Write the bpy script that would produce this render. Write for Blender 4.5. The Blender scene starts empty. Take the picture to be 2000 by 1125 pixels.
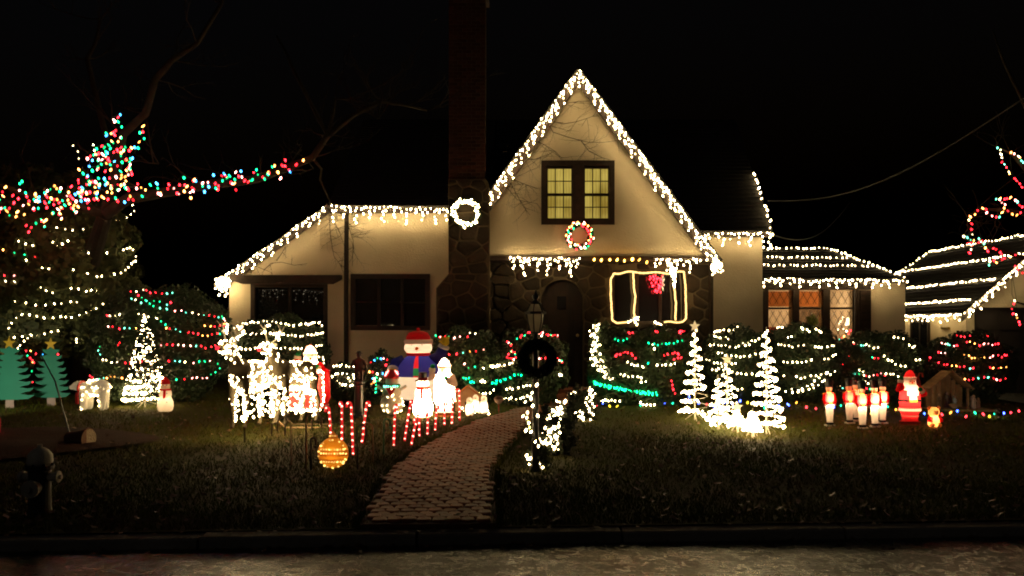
import bpy, math, random
import numpy as np
from mathutils import Vector, Matrix
random.seed(7); rng = np.random.default_rng(11)
PI = math.pi
SC = bpy.context.scene
COL = SC.collection

# ---------------------------------------------------------------- camera, sky, light, exposure
F, HZ, CZ = 1640.0, 640.0, 1.7          # focal length in photo pixels, horizon row, eye height
cam = bpy.data.cameras.new('camera'); co = bpy.data.objects.new('camera', cam); COL.objects.link(co)
co.location = (0, 0, CZ); co.rotation_euler = (PI/2, 0, 0)
cam.sensor_width = 36; cam.lens = 36*F/2000; cam.shift_y = (HZ-562.5)/2000
cam.clip_start = .1; cam.clip_end = 2000
SC.camera = co
world = bpy.data.worlds.new('World'); SC.world = world; world.use_nodes = True
wn = world.node_tree; bg = wn.nodes['Background']
sky = wn.nodes.new('ShaderNodeTexSky'); sky.sky_type = 'NISHITA'; sky.sun_disc = False
sky.sun_elevation = math.radians(-4); sky.sun_rotation = math.radians(200)
wn.links.new(sky.outputs[0], bg.inputs[0]); bg.inputs[1].default_value = 0.05
sun = bpy.data.lights.new('moon', 'SUN'); sun.energy = 0.012; sun.angle = math.radians(3); sun.color = (1, .86, .66)
so = bpy.data.objects.new('moon', sun); COL.objects.link(so)
so.rotation_euler = (math.radians(48), 0, math.radians(-20))
vs = SC.view_settings; vs.view_transform = 'Standard'; vs.look = 'None'; vs.exposure = 0.8; vs.gamma = 1
vs.use_curve_mapping = False
cy = SC.cycles
cy.use_denoising = True; cy.filter_width = 1.95
cy.max_bounces = 5; cy.diffuse_bounces = 3; cy.glossy_bounces = 3; cy.transmission_bounces = 4; cy.transparent_max_bounces = 8
cy.sample_clamp_indirect = 3.0; cy.caustics_reflective = False; cy.caustics_refractive = False

# ---------------------------------------------------------------- geometry of the place
def P(x, y, Y): return Vector(((x-1000)*Y/F, Y, CZ+(HZ-y)*Y/F))
_gv = [6.0, 6.55, 9, 12, 14, 16, 18, 22, 60, 600]
_gh = [.14, .145, .14, .15, .2, .26, .32, .35, .6, 1.2]
KS = .059                                # the street runs a little askew of the house front
def gz(X, Y):
    v = Y-KS*max(-12, min(12, X))
    return float(np.interp(v, _gv, _gh)) - .03*max(0, min(X-4, 12))*min(1, max(0, (Y-13)/5))
def G(x, y):
    a, b = 6.4, 80
    for _ in range(50):
        m = (a+b)/2
        p = P(x, y, m)
        if p.z > gz(p.x, m): a = m
        else: b = m
    p = P(x, y, a); p.z = gz(p.x, p.y); return p
def on_ground(x, Y):
    X = (x-1000)*Y/F
    return Vector((X, Y, gz(X, Y)))

# ---------------------------------------------------------------- materials
MATS = {}
def mat(name, col, rough=.7, spec=.3, metal=0, bump=0, bscale=40, var=0, vscale=8, col2=None, emit=None, estr=0, coat=0):
    if name in MATS: return MATS[name]
    m = bpy.data.materials.new(name); m.use_nodes = True
    nt = m.node_tree; b = nt.nodes['Principled BSDF']
    b.inputs['Roughness'].default_value = rough; b.inputs['Metallic'].default_value = metal
    b.inputs['Specular IOR Level'].default_value = spec
    b.inputs['Base Color'].default_value = (*col, 1)
    if coat: b.inputs['Coat Weight'].default_value = coat
    tc = nt.nodes.new('ShaderNodeTexCoord')
    if var or col2:
        n = nt.nodes.new('ShaderNodeTexNoise'); n.inputs['Scale'].default_value = vscale; n.inputs['Detail'].default_value = 5
        nt.links.new(tc.outputs['Object'], n.inputs['Vector'])
        rmp = nt.nodes.new('ShaderNodeMapRange'); rmp.inputs[1].default_value = .3; rmp.inputs[2].default_value = .7
        nt.links.new(n.outputs['Fac'], rmp.inputs[0])
        mx = nt.nodes.new('ShaderNodeMix'); mx.data_type = 'RGBA'
        c2 = col2 or tuple(c*(1-var) for c in col)
        mx.inputs[6].default_value = (*col, 1); mx.inputs[7].default_value = (*c2, 1)
        nt.links.new(rmp.outputs[0], mx.inputs[0])
        # every object a touch different
        oi = nt.nodes.new('ShaderNodeObjectInfo'); hs = nt.nodes.new('ShaderNodeHueSaturation')
        mr = nt.nodes.new('ShaderNodeMapRange'); mr.inputs[3].default_value = 1-.8*var; mr.inputs[4].default_value = 1+.5*var
        nt.links.new(oi.outputs['Random'], mr.inputs[0]); nt.links.new(mr.outputs[0], hs.inputs['Value'])
        nt.links.new(mx.outputs[2], hs.inputs['Color']); nt.links.new(hs.outputs[0], b.inputs['Base Color'])
    if bump:
        n2 = nt.nodes.new('ShaderNodeTexNoise'); n2.inputs['Scale'].default_value = bscale; n2.inputs['Detail'].default_value = 6
        nt.links.new(tc.outputs['Object'], n2.inputs['Vector'])
        bp = nt.nodes.new('ShaderNodeBump'); bp.inputs['Strength'].default_value = bump; bp.inputs['Distance'].default_value = .02
        nt.links.new(n2.outputs['Fac'], bp.inputs['Height']); nt.links.new(bp.outputs[0], b.inputs['Normal'])
    if emit:
        b.inputs['Emission Color'].default_value = (*emit, 1); b.inputs['Emission Strength'].default_value = estr
    MATS[name] = m; return m
def attr_emit(name, k=1.0):
    m = bpy.data.materials.new(name); m.use_nodes = True; nt = m.node_tree; nt.nodes.clear()
    a = nt.nodes.new('ShaderNodeAttribute'); a.attribute_name = 'Col'
    e = nt.nodes.new('ShaderNodeEmission'); e.inputs[1].default_value = k
    o = nt.nodes.new('ShaderNodeOutputMaterial')
    nt.links.new(a.outputs['Color'], e.inputs[0]); nt.links.new(e.outputs[0], o.inputs[0])
    MATS[name] = m; return m
def shell_mat(name, emit=.02, trans=.75):
    """thin painted plastic lit from inside by a bulb"""
    m = bpy.data.materials.new(name); m.use_nodes = True; nt = m.node_tree; nt.nodes.clear()
    a = nt.nodes.new('ShaderNodeAttribute'); a.attribute_name = 'Col'
    t = nt.nodes.new('ShaderNodeBsdfTranslucent'); d = nt.nodes.new('ShaderNodeBsdfPrincipled')
    d.inputs['Roughness'].default_value = .35
    d.inputs['Emission Strength'].default_value = emit
    mx = nt.nodes.new('ShaderNodeMixShader'); mx.inputs[0].default_value = trans
    o = nt.nodes.new('ShaderNodeOutputMaterial')
    for s in (t.inputs[0], d.inputs['Base Color'], d.inputs['Emission Color']): nt.links.new(a.outputs['Color'], s)
    nt.links.new(d.outputs[0], mx.inputs[1]); nt.links.new(t.outputs[0], mx.inputs[2]); nt.links.new(mx.outputs[0], o.inputs[0])
    MATS[name] = m; return m
BULB = attr_emit('bulb_glow')
PLASTIC = shell_mat('lit_plastic', .03)
FABRIC = shell_mat('lit_nylon', .05)
GREENWIRE = mat('green_wire', (.01, .025, .012), .6)
WHITEWIRE = mat('white_wire', (.55, .5, .4), .5)
STUCCO = mat('stucco', (.78, .67, .47), .9, .1, bump=.6, bscale=26, col2=(.63, .52, .34), vscale=1.1, var=.04)
TIMBER = mat('dark_timber', (.035, .02, .012), .65, .3, bump=.3, bscale=25, var=.5)
STONE = mat('field_stone', (.042, .029, .017), .85, .15, bump=.9, bscale=14, var=.5, vscale=6, col2=(.026, .019, .013))
MORTAR = mat('mortar', (.11, .085, .052), .95, .1, bump=.5, bscale=50, var=.2)
BRICK = mat('chimney_brick', (.065, .024, .014), .85, .2, bump=.5, bscale=40, var=.5)
SHINGLE = mat('roof_shingle', (.035, .030, .026), .85, .3, bump=.6, bscale=60, var=.6, vscale=20)
DGLASS = mat('dark_window_glass', (.012, .012, .014), .04, .6)
LEAF = mat('evergreen_leaf', (.030, .052, .018), .6, .35, var=.6, vscale=9, col2=(.018, .034, .010))
LEAF2 = mat('conifer_needles', (.12, .13, .04), .7, .3, var=.6, vscale=5, col2=(.07, .09, .03))
BARK = mat('bark', (.034, .026, .018), .9, .2, bump=.9, bscale=22, var=.5)
TWIG = mat('twig', (.022, .015, .010), .85, .2)
BLACKP = mat('black_paint', (.012, .011, .011), .4, .5)
GRASS = mat('grass_blade', (.068, .098, .010), .85, .04, var=.6, vscale=1.3, col2=(.078, .060, .012))
REDP = mat('red_plastic', (.55, .02, .02), .35, .5)
WHITEP = mat('white_plastic', (.75, .72, .66), .4, .4)
YELLOWP = mat('yellow_paint', (.75, .5, .03), .5, .4)
CONC = mat('concrete', (.22, .20, .175), .85, .25, bump=.6, bscale=30, var=.4, vscale=3)

# ---------------------------------------------------------------- mesh helpers
def origin(o):
    v = Vector((0, 0, 0))
    while o: v += o.location; o = o.parent
    return v
def link(name, me, m, parent=None, loc=None):
    o = bpy.data.objects.new(name, me); COL.objects.link(o)
    if m and not me.materials: me.materials.append(m)
    if parent: o.parent = parent
    if loc is not None: o.location = loc
    return o
def tag(o, label, cat, group=None, kind=None):
    if label: o['label'] = label
    if cat: o['category'] = cat
    if group: o['group'] = group
    if kind: o['kind'] = kind
    return o
def thing(name, label, cat, loc, group=None, rz=0):
    e = bpy.data.objects.new(name, None); COL.objects.link(e); e.location = loc; e.rotation_euler = (0, 0, rz)
    e.empty_display_size = .2
    return tag(e, label, cat, group)
def copy_tree(o, parent=None):
    c = o.copy(); COL.objects.link(c); c.parent = parent
    for ch in list(o.children): copy_tree(ch, c)
    return c

class MB:
    def __init__(s): s.v = []; s.f = []; s.c = []
    def add(s, vs, fs, col=None):
        n = len(s.v); s.v += [tuple(v) for v in vs]
        for f in fs: s.f.append([i+n for i in f]); s.c.append(col)
        return s
    def box(s, a, b, col=None):
        x0, y0, z0 = a; x1, y1, z1 = b
        vs = [(x0,y0,z0),(x1,y0,z0),(x1,y1,z0),(x0,y1,z0),(x0,y0,z1),(x1,y0,z1),(x1,y1,z1),(x0,y1,z1)]
        return s.add(vs, [(0,3,2,1),(4,5,6,7),(0,1,5,4),(1,2,6,5),(2,3,7,6),(3,0,4,7)], col)
    def prism(s, poly, d, col=None):
        """poly: list of 3d points, CCW seen from the front; d: vector to the back"""
        n = len(poly); d = Vector(d)
        vs = [Vector(p) for p in poly]+[Vector(p)+d for p in poly]
        fs = [tuple(range(n)), tuple(range(2*n-1, n-1, -1))]+[(i, i+n, (i+1) % n+n, (i+1) % n) for i in range(n)]
        return s.add(vs, fs, col)
    def tube(s, pts, r, n=6, col=None, cap=True):
        pts = [Vector(p) for p in pts]; k = len(pts)
        if not hasattr(r, '__len__'): r = [r]*k
        t0 = (pts[1]-pts[0]).normalized()
        u = t0.orthogonal().normalized(); vs = []
        for i, p in enumerate(pts):
            t = (pts[min(i+1, k-1)]-pts[max(i-1, 0)])
            t = t.normalized() if t.length > 1e-9 else t0
            u = (u-t*u.dot(t)); u = u.normalized() if u.length > 1e-6 else t.orthogonal().normalized()
            w = t.cross(u)
            for j in range(n):
                a = 2*PI*j/n; vs.append(p+(u*math.cos(a)+w*math.sin(a))*r[i])
        fs = [(i*n+j, i*n+(j+1) % n, (i+1)*n+(j+1) % n, (i+1)*n+j) for i in range(k-1) for j in range(n)]
        if cap: fs += [tuple(range(n-1, -1, -1)), tuple((k-1)*n+j for j in range(n))]
        return s.add(vs, fs, col)
    def lathe(s, rings, n=20, c=(0, 0, 0), colfn=None, col=None):
        """rings: (z, rx[, ry[, dx, dy]])"""
        vs = []; base = len(s.v)
        R = []
        for r in rings:
            z, rx = r[0], r[1]; ry = r[2] if len(r) > 2 else rx
            dx = r[3] if len(r) > 3 else 0; dy = r[4] if len(r) > 4 else 0
            R.append(z)
            for j in range(n):
                a = 2*PI*j/n
                vs.append((c[0]+dx+rx*math.cos(a), c[1]+dy+ry*math.sin(a), c[2]+z))
        k = len(rings); s.v += vs
        for i in range(k-1):
            for j in range(n):
                s.f.append([base+i*n+j, base+i*n+(j+1) % n, base+(i+1)*n+(j+1) % n, base+(i+1)*n+j])
                a = 2*PI*(j+.5)/n
                s.c.append(colfn(a, (R[i]+R[i+1])/2) if colfn else col)
        s.f.append([base+j for j in range(n-1, -1, -1)]); s.c.append(colfn(0, R[0]) if colfn else col)
        s.f.append([base+(k-1)*n+j for j in range(n)]); s.c.append(colfn(0, R[-1]) if colfn else col)
        return s
    def ball(s, c, r, n=12, m=8, col=None):
        rx, ry, rz = (r, r, r) if not hasattr(r, '__len__') else r
        return s.lathe([(rz*-math.cos(PI*(i+.02)/(m+.04)), rx*math.sin(PI*(i+.12)/(m+.24)), ry*math.sin(PI*(i+.12)/(m+.24))) for i in range(m+1)], n, c, None, col)
    def build(s, name, m, parent=None, world=True, smooth=False, loc=None):
        off = origin(parent) if (parent and world) else Vector((0, 0, 0))
        if loc is not None: off = Vector(loc)
        me = bpy.data.meshes.new(name)
        me.from_pydata([(a-off.x, b-off.y, c-off.z) for a, b, c in s.v], [], s.f)
        if any(c is not None for c in s.c):
            at = me.color_attributes.new('Col', 'FLOAT_COLOR', 'CORNER')
            data = []
            for f, c in zip(s.f, s.c):
                data += list((c or (1, 1, 1)))[:3] and [*(c or (1, 1, 1)), 1.0]*len(f)
            at.data.foreach_set('color', data)
        if smooth:
            me.polygons.foreach_set('use_smooth', [True]*len(s.f))
        me.update()
        o = link(name, me, m, parent)
        if loc is not None: o.location = loc
        return o

def np_mesh(name, V, Fc, m, parent=None, colors=None, kind=None, smooth=False):
    """V (n,3) world, Fc (k,3|4) all the same size"""
    off = origin(parent) if parent else Vector((0, 0, 0))
    V = np.asarray(V, float)-np.array(off[:])
    me = bpy.data.meshes.new(name); n, k, w = len(V), len(Fc), Fc.shape[1]
    me.vertices.add(n); me.vertices.foreach_set('co', V.astype(np.float32).ravel())
    me.loops.add(k*w); me.loops.foreach_set('vertex_index', Fc.astype(np.int32).ravel())
    me.polygons.add(k); me.polygons.foreach_set('loop_start', (np.arange(k)*w).astype(np.int32))
    if colors is not None:
        at = me.color_attributes.new('Col', 'FLOAT_COLOR', 'POINT')
        at.data.foreach_set('color', np.c_[colors, np.ones(len(colors))].astype(np.float32).ravel())
    if smooth: me.polygons.foreach_set('use_smooth', np.ones(k, bool))
    me.update(calc_edges=True); me.validate()
    o = link(name, me, m, parent)
    if kind: o['kind'] = kind
    return o

# ---------------------------------------------------------------- light bulbs and strings
W_ = (1.0, .74, .36)
def pal(c, k): return tuple(x*k for x in c)
KW = 20.0
WH = [pal(W_, KW)]; WI = [pal(W_, 37)]
RED = pal((1, .014, .022), 9); GRN = pal((.005, .6, .16), 6); BLU = pal((.03, .13, 1), 10); ORG = pal((1, .33, .06), 11)
TEA = pal((.10, .7, .42), 6); PNK = pal((1, .30, .25), 11); YEL = pal((1, .7, .05), 6); CYB = pal((.04, .35, 1), 9)
MULTI = [RED, RED, RED, ORG, ORG, GRN, GRN, CYB, PNK]
MULTI2 = [RED, RED, RED, PNK, TEA, GRN, pal(W_, 12), ORG]
GOLD = [pal((1, .45, .06), 14)]
_bt = None
def bulb_arrays(pts, r, L, cols, tilt=.35):
    """teardrop bulbs hanging from each point"""
    n = 5
    ring = [(0, 0, .3)]+[(math.cos(2*PI*j/n)*.62, math.sin(2*PI*j/n)*.62, .1) for j in range(n)] + \
           [(math.cos(2*PI*(j+.5)/n), math.sin(2*PI*(j+.5)/n), -.45) for j in range(n)]+[(0, 0, -1)]
    r *= .9; L *= .9
    T = np.array(ring)*np.array([r, r, L])
    fs = []
    for j in range(n):
        k = (j+1) % n
        fs += [(0, 1+j, 1+k), (1+j, 6+j, 1+k), (1+k, 6+j, 6+k), (6+j, 11, 6+k)]
    fs = np.array(fs); N = len(pts)
    pts = np.array([tuple(p) for p in pts], float)
    ax = rng.normal(0, tilt, (N, 2)); V = np.repeat(T[None], N, 0)
    V[:, :, 0] += V[:, :, 2]*ax[:, :1]; V[:, :, 1] += V[:, :, 2]*ax[:, 1:]
    V *= rng.uniform(.75, 1.2, (N, 1, 1))
    V += pts[:, None]
    Fc = (fs[None]+(np.arange(N)*12)[:, None, None]).reshape(-1, 3)
    C = np.repeat(1.3*np.array(cols, float)[:, None], 12, 1).reshape(-1, 3)
    return V.reshape(-1, 3), Fc, C
def add_bulbs(pts, r, cols, parent, L=None, name='bulbs'):
    if not len(pts): return
    V, Fc, C = bulb_arrays(pts, r, L or r*2.2, cols)
    return np_mesh(name, V, Fc, BULB, parent, C, kind='stuff')
def resample(poly, sp, jit=.25):
    poly = [Vector(p) for p in poly]; out = []; d = sp*random.uniform(.2, .8)
    for a, b in zip(poly, poly[1:]):
        L = (b-a).length
        if L < 1e-6: continue
        while d < L:
            out.append(a.lerp(b, d/L)); d += sp*random.uniform(1-jit, 1+jit)
        d -= L
    return out
def choose(palette, n, run=1):
    out = []
    while len(out) < n: out += [random.choice(palette)]*random.randint(1, run)
    return out[:n]
def dim(c): 
    k = random.choice([1, 1, 1, .8, .55, .25]); return tuple(x*k for x in c)
import itertools
_dl = itertools.cycle([.3, .75, .15, .5, 1, .3, .5, .15, .75, .4, .2, .95, .45])
def light_string(name, label, polys, palette=WH, sp=.11, r=.017, group=None, jit=.3, off=.015, wire=GREENWIRE, wr=.0035, drops=None, cat='string lights', run=1):
    """polys: world polylines. drops=(spacing, longest): icicle style"""
    root = thing(name, label, cat, Vector(polys[0][0]), group)
    w = MB(); pts = []
    for a, b in zip(polys, polys[1:]):              # the lead between two lit runs, tucked back
        a, b = Vector(a[-1]), Vector(b[0]); w.tube([a, a.lerp(b, .5)+Vector((0, min(.15, (b-a).length*.2), 0)), b], wr, 4)
    for poly in polys:
        poly = [Vector(p) for p in poly]
        w.tube(poly, wr, 4)
        if drops:
            for p in resample(poly, drops[0], .35):
                Ld = drops[1]*next(_dl)
                q = p+Vector((random.uniform(-.02, .02), random.uniform(-.015, .0), -Ld))
                if Ld > .05: w.tube([p, q], wr*.7, 3)
                nb = max(1, int(Ld/(sp*.8)))
                for k in range(nb): pts.append(p.lerp(q, (k+random.random()*.6)/nb)+Vector((random.uniform(-.03, .03), random.uniform(-.035, -.01), 0)))
        else:
            pts += [p+Vector([random.uniform(-off, off) for _ in range(3)]) for p in resample(poly, sp, jit)]
    w.build('wire', wire, root)
    cols = [dim(c) for c in choose(palette, len(pts), run)]
    add_bulbs(pts, r, cols, root)
    return root
def px(pts, Y): return [P(x, y, Y) for x, y in pts]
def inner_light(parent, z, power, col=(1, .72, .42), r=.03, x=0, y=0):
    l = bpy.data.lights.new('inner_bulb', 'POINT'); l.energy = power; l.color = col; l.shadow_soft_size = r
    o = bpy.data.objects.new('inner_bulb', l); COL.objects.link(o); o.parent = parent; o.location = (x, y, z); return o

# ================================================================ SETTING
# road -------------------------------------------------------------------
def road_material():
    m = bpy.data.materials.new('wet_asphalt'); m.use_nodes = True; nt = m.node_tree; b = nt.nodes['Principled BSDF']
    tc = nt.nodes.new('ShaderNodeTexCoord')
    n = nt.nodes.new('ShaderNodeTexNoise'); n.inputs['Scale'].default_value = 11; n.inputs['Detail'].default_value = 9; n.inputs['Roughness'].default_value = .75
    v = nt.nodes.new('ShaderNodeTexVoronoi'); v.inputs['Scale'].default_value = 70
    n2 = nt.nodes.new('ShaderNodeTexNoise'); n2.inputs['Scale'].default_value = 17; n2.inputs['Detail'].default_value = 5
    for k in (n, v, n2): nt.links.new(tc.outputs['Object'], k.inputs['Vector'])
    mr = nt.nodes.new('ShaderNodeMapRange'); mr.inputs[1].default_value = .42; mr.inputs[2].default_value = .58
    mr.inputs[3].default_value = .15; mr.inputs[4].default_value = .50
    nt.links.new(n.outputs['Fac'], mr.inputs[0]); nt.links.new(mr.outputs[0], b.inputs['Roughness'])
    ad = nt.nodes.new('ShaderNodeMath'); ad.operation = 'ADD'
    nt.links.new(v.outputs['Distance'], ad.inputs[0]); nt.links.new(n2.outputs['Fac'], ad.inputs[1])
    bp = nt.nodes.new('ShaderNodeBump'); bp.inputs['Strength'].default_value = .24; bp.inputs['Distance'].default_value = .012
    nt.links.new(ad.outputs[0], bp.inputs['Height']); nt.links.new(bp.outputs[0], b.inputs['Normal'])
    b.inputs['Base Color'].default_value = (.022, .02, .016, 1); b.inputs['Specular IOR Level'].default_value = .55
    b.inputs['Coat Weight'].default_value = .22; b.inputs['Coat Roughness'].default_value = .18; b.inputs['Coat IOR'].default_value = 1.5
    nt.links.new(bp.outputs[0], b.inputs['Coat Normal'])
    return m
VK = 6.40                                 # kerb face, in the street's own frame
def SV(X, v, z): return Vector((X, v+KS*X, z))
MB().add([SV(-300, -14, .05), SV(300, -14, .05), SV(300, VK+.05, .05), SV(-300, VK+.05, .05)], [(0, 1, 2, 3)]).build('road', road_material())['kind'] = 'structure'
kerb = thing('kerb', None, None, (0, VK, 0)); kerb['kind'] = 'structure'
X = -24.0
while X < 24:
    L = random.uniform(1.5, 1.9); a = random.uniform(-.006, .006)
    b = MB(); x1 = X+L-.02
    prof = [(VK, -.05), (VK+.008, .115), (VK+.025, .13), (VK+.16, .133), (VK+.16, -.05)]
    vs = [SV(X, v, z+a) for v, z in prof]+[SV(x1, v, z+a) for v, z in prof]
    b.add(vs, [(0, 1, 6, 5), (1, 2, 7, 6), (2, 3, 8, 7), (3, 4, 9, 8), (4, 3, 2, 1, 0), (5, 6, 7, 8, 9)])
    b.build('kerb_stone', CONC, kerb); X += L
# lawn -------------------------------------------------------------------
def lawn_material():
    m = mat('lawn_soil', (.048, .058, .008), .95, .1, bump=1.0, bscale=18, var=.5, vscale=1.1, col2=(.060, .040, .014)); return m
us = np.concatenate([[-400, -100, -40], np.linspace(-20, 20, 81), [40, 100, 400]])
vsx = np.concatenate([np.linspace(VK+.15, 22, 70), [26, 32, 45, 70, 150, 600]])
VV = []; 
for v in vsx:
    for u in us:
        Y = v+KS*max(-20, min(20, u))
        z = gz(u, Y)+(.02*math.sin(u*1.7+v)+.015*math.sin(u*.6-v*1.3) if VK+.5 < v < 40 and abs(u) < 30 else 0)
        VV.append((u, Y, z))
nu = len(us); FF = np.array([(j*nu+i, j*nu+i+1, (j+1)*nu+i+1, (j+1)*nu+i) for j in range(len(vsx)-1) for i in range(nu-1)])
np_mesh('lawn', np.array(VV), FF, lawn_material(), kind='structure', smooth=True)
def gzl(X, Y):
    v = Y-KS*X
    return gz(X, Y)+(.02*math.sin(X*1.7+v)+.015*math.sin(X*.6-v*1.3) if VK+.5 < v else 0)
# paved walkway ------------------------------------------------------------
Lp = [(703, 1032), (722, 990), (742, 955), (768, 920), (805, 888), (865, 852), (930, 826), (985, 811), (1035, 797), (1062, 783), (1066, 772)]
Rp = [(970, 1030), (967, 990), (964, 955), (967, 920), (985, 882), (1014, 852), (1044, 830), (1075, 814), (1108, 799), (1128, 786), (1132, 772)]
PL = [G(*p) for p in Lp]; PR = [G(*p) for p in Rp]
path = thing('walkway', None, None, PL[0].copy()); path['kind'] = 'structure'
def refine(pl, k=4):
    out = []
    for a, b in zip(pl, pl[1:]): out += [a.lerp(b, i/k) for i in range(k)]
    return out+[pl[-1]]
RL, RR = refine(PL), refine(PR)
b = MB(); n = len(RL)
vs = []
for a, c in zip(RL, RR):
    for t in (0, .25, .5, .75, 1):
        p = a.lerp(c, t); vs.append((p.x, p.y, gzl(p.x, p.y)+.03))
b.add(vs, [(i*5+j, i*5+j+1, (i+1)*5+j+1, (i+1)*5+j) for i in range(n-1) for j in range(4)])
# skirts
for side in (0, 4):
    sv = []
    for i in range(n): x, y, z = vs[i*5+side]; sv += [(x, y, z), (x, y, z-.12)]
    b.add(sv, [(2*i, 2*i+1, 2*i+3, 2*i+2) for i in range(n-1)])
b.add([vs[j] for j in range(5)]+[(vs[j][0], vs[j][1], vs[j][2]-.12) for j in range(5)], [(j, j+5, j+6, j+1) for j in range(4)])
b.build('mortar_bed', mat('path_bed', (.09, .042, .024), .9, .3, bump=.5, bscale=40), path)
PAVER = mat('paver', (.36, .115, .056), .5, .18, bump=.55, bscale=30, var=.45, vscale=7, col2=(.21, .068, .034))
polyXY = [(p.x, p.y) for p in RL]+[(p.x, p.y) for p in reversed(RR)]
def inside(x, y, poly=polyXY):
    c = False; j = len(poly)-1
    for i in range(len(poly)):
        xi, yi = poly[i]; xj, yj = poly[j]
        if (yi > y) != (yj > y) and x < (xj-xi)*(y-yi)/(yj-yi)+xi: c = not c
        j = i
    return c
def paver_mesh(w, h, seed):
    r = random.Random(seed); ring = []
    for k in range(12):
        a = 2*PI*k/12+PI/12; c = abs(math.cos(a))**.65*math.copysign(1, math.cos(a)); s = abs(math.sin(a))**.65*math.copysign(1, math.sin(a))
        ring.append((c*w*(1+r.uniform(-.06, .06)), s*h*(1+r.uniform(-.06, .06))))
    b = MB(); vs = [(x, y, -.03) for x, y in ring]+[(x, y, .018) for x, y in ring]+[(x*.84, y*.84, .028) for x, y in ring]
    fs = [(i, (i+1) % 12, (i+1) % 12+12, i+12) for i in range(12)]+[(i+12, (i+1) % 12+12, (i+1) % 12+24, i+24) for i in range(12)]+[tuple(range(24, 36))]
    b.add(vs, fs); return b
pw, ph = .118, .128
cells = []; j = 0; y = 6.3
while y < 18:
    x = -3 + (pw/2 if j % 2 else 0)
    while x < 3:
        if inside(x-.05, y) and inside(x+.05, y) and inside(x, y-.04): cells.append((x+random.uniform(-.006, .006), y+KS*0+random.uniform(-.005, .005)))
        x += pw
    y += ph*.9; j += 1
pm = []
for k in range(5):
    o = paver_mesh(pw*.492, ph*.54, k).build('paver', PAVER, path, world=False); pm.append(o.data)
    bpy.data.objects.remove(o)
po = origin(path)
cells.sort(key=lambda c: c[1])
for x, y in cells[:300]:
    o = link('paver', random.choice(pm), None, path, Vector((x, y, gzl(x, y)+.024+random.uniform(-.006, .004)))-po)
    o.rotation_euler = (random.uniform(-.03, .03), random.uniform(-.03, .03), random.choice([0, PI])+random.uniform(-.06, .06))
b = MB()
for x, y in cells[300:]:
    q = paver_mesh(pw*.492, ph*.54, random.randint(0, 9)); z = gzl(x, y)+.024+random.uniform(-.005, .004)
    b.add([(a+x, c+y, d+z) for a, c, d in q.v], q.f)
b.build('far_pavers', PAVER, path)['kind'] = 'stuff'
# driveway at the garage
dv = MB(); 
for i in range(13):
    Yd = VK+.15+.059*10+i*1.08
    for Xd in (9.6+i*.09, 11.4+i*.09, 14.4):
        dv.v.append((Xd, Yd+.0, gz(Xd, Yd)+.045))
dv.f = [[i*3+j, i*3+j+1, i*3+j+4, i*3+j+3] for i in range(12) for j in range(2)]; dv.c = [None]*len(dv.f)
dv.build('driveway', mat('driveway_asphalt', (.04, .038, .036), .8, .3, bump=.6, bscale=60, var=.3))['kind'] = 'structure'

# ================================================================ HOUSE
house = thing('house', 'cream stucco house with a steep front gable and stone chimney, outlined in warm lights', 'house', (0, 20, .3))
def wall_holes(profile, holes, Y0, th, zb, m, parent, name='wall'):
    """profile: [(X, ztop)...] left to right; holes: (x0,x1,z0,z1); front at Y0 facing the street"""
    xs = sorted(set([p[0] for p in profile]+[h for q in holes for h in q[:2]]))
    def top(x): return float(np.interp(x, [p[0] for p in profile], [p[1] for p in profile]))
    b = MB(); Y1 = Y0+th
    def quad(x0, x1, a0, a1, b0, b1):
        b.add([(x0, Y0, a0), (x1, Y0, a1), (x1, Y0, b1), (x0, Y0, b0)], [(0, 1, 2, 3)])
        b.add([(x0, Y1, a0), (x1, Y1, a1), (x1, Y1, b1), (x0, Y1, b0)], [(3, 2, 1, 0)])
    for x0, x1 in zip(xs, xs[1:]):
        if x1-x0 < 1e-5: continue
        hs = sorted([h for h in holes if h[0] <= x0+1e-6 and h[1] >= x1-1e-6], key=lambda h: h[2])
        z = zb
        for h in hs: quad(x0, x1, z, z, h[2], h[2]) if h[2] > z+1e-5 else None; z = h[3]
        quad(x0, x1, z, z, top(x0), top(x1))
        b.add([(x0, Y0, top(x0)), (x1, Y0, top(x1)), (x1, Y1, top(x1)), (x0, Y1, top(x0))], [(0, 1, 2, 3)])
    for x0, x1, z0, z1 in holes:
        z0 = max(z0, zb)
        b.add([(x0, Y0, z0), (x1, Y0, z0), (x1, Y1, z0), (x0, Y1, z0), (x0, Y0, z1), (x1, Y0, z1), (x1, Y1, z1), (x0, Y1, z1)],
              [(0, 1, 2, 3), (7, 6, 5, 4), (0, 3, 7, 4), (1, 5, 6, 2)])
    for x, s in ((xs[0], 1), (xs[-1], -1)):
        b.add([(x, Y0, zb), (x, Y1, zb), (x, Y1, top(x)), (x, Y0, top(x))], [(0, 1, 2, 3)])
    return b.build(name, m, parent)
def XX(x, Y): return (x-1000)*Y/F
def ZZ(y, Y): return CZ+(HZ-y)*Y/F
def fbox(x0, x1, y0, y1, Y, d0, d1, b=None, **k):
    """a box given by its rectangle on the photo at depth Y, from Y+d0 to Y+d1"""
    return (b or MB()).box((XX(x0, Y), Y+d0, ZZ(y1, Y)), (XX(x1, Y), Y+d1, ZZ(y0, Y)))
def frame(x0, x1, y0, y1, wd, Y, d0, d1, b=None):
    b = b or MB()
    fbox(x0, x1, y0, y0+wd, Y, d0, d1, b); fbox(x0, x1, y1-wd, y1, Y, d0, d1, b)
    fbox(x0, x0+wd, y0+wd, y1-wd, Y, d0, d1, b); fbox(x1-wd, x1, y0+wd, y1-wd, Y, d0, d1, b); return b
ZB = .1
YL = 18.0
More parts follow.
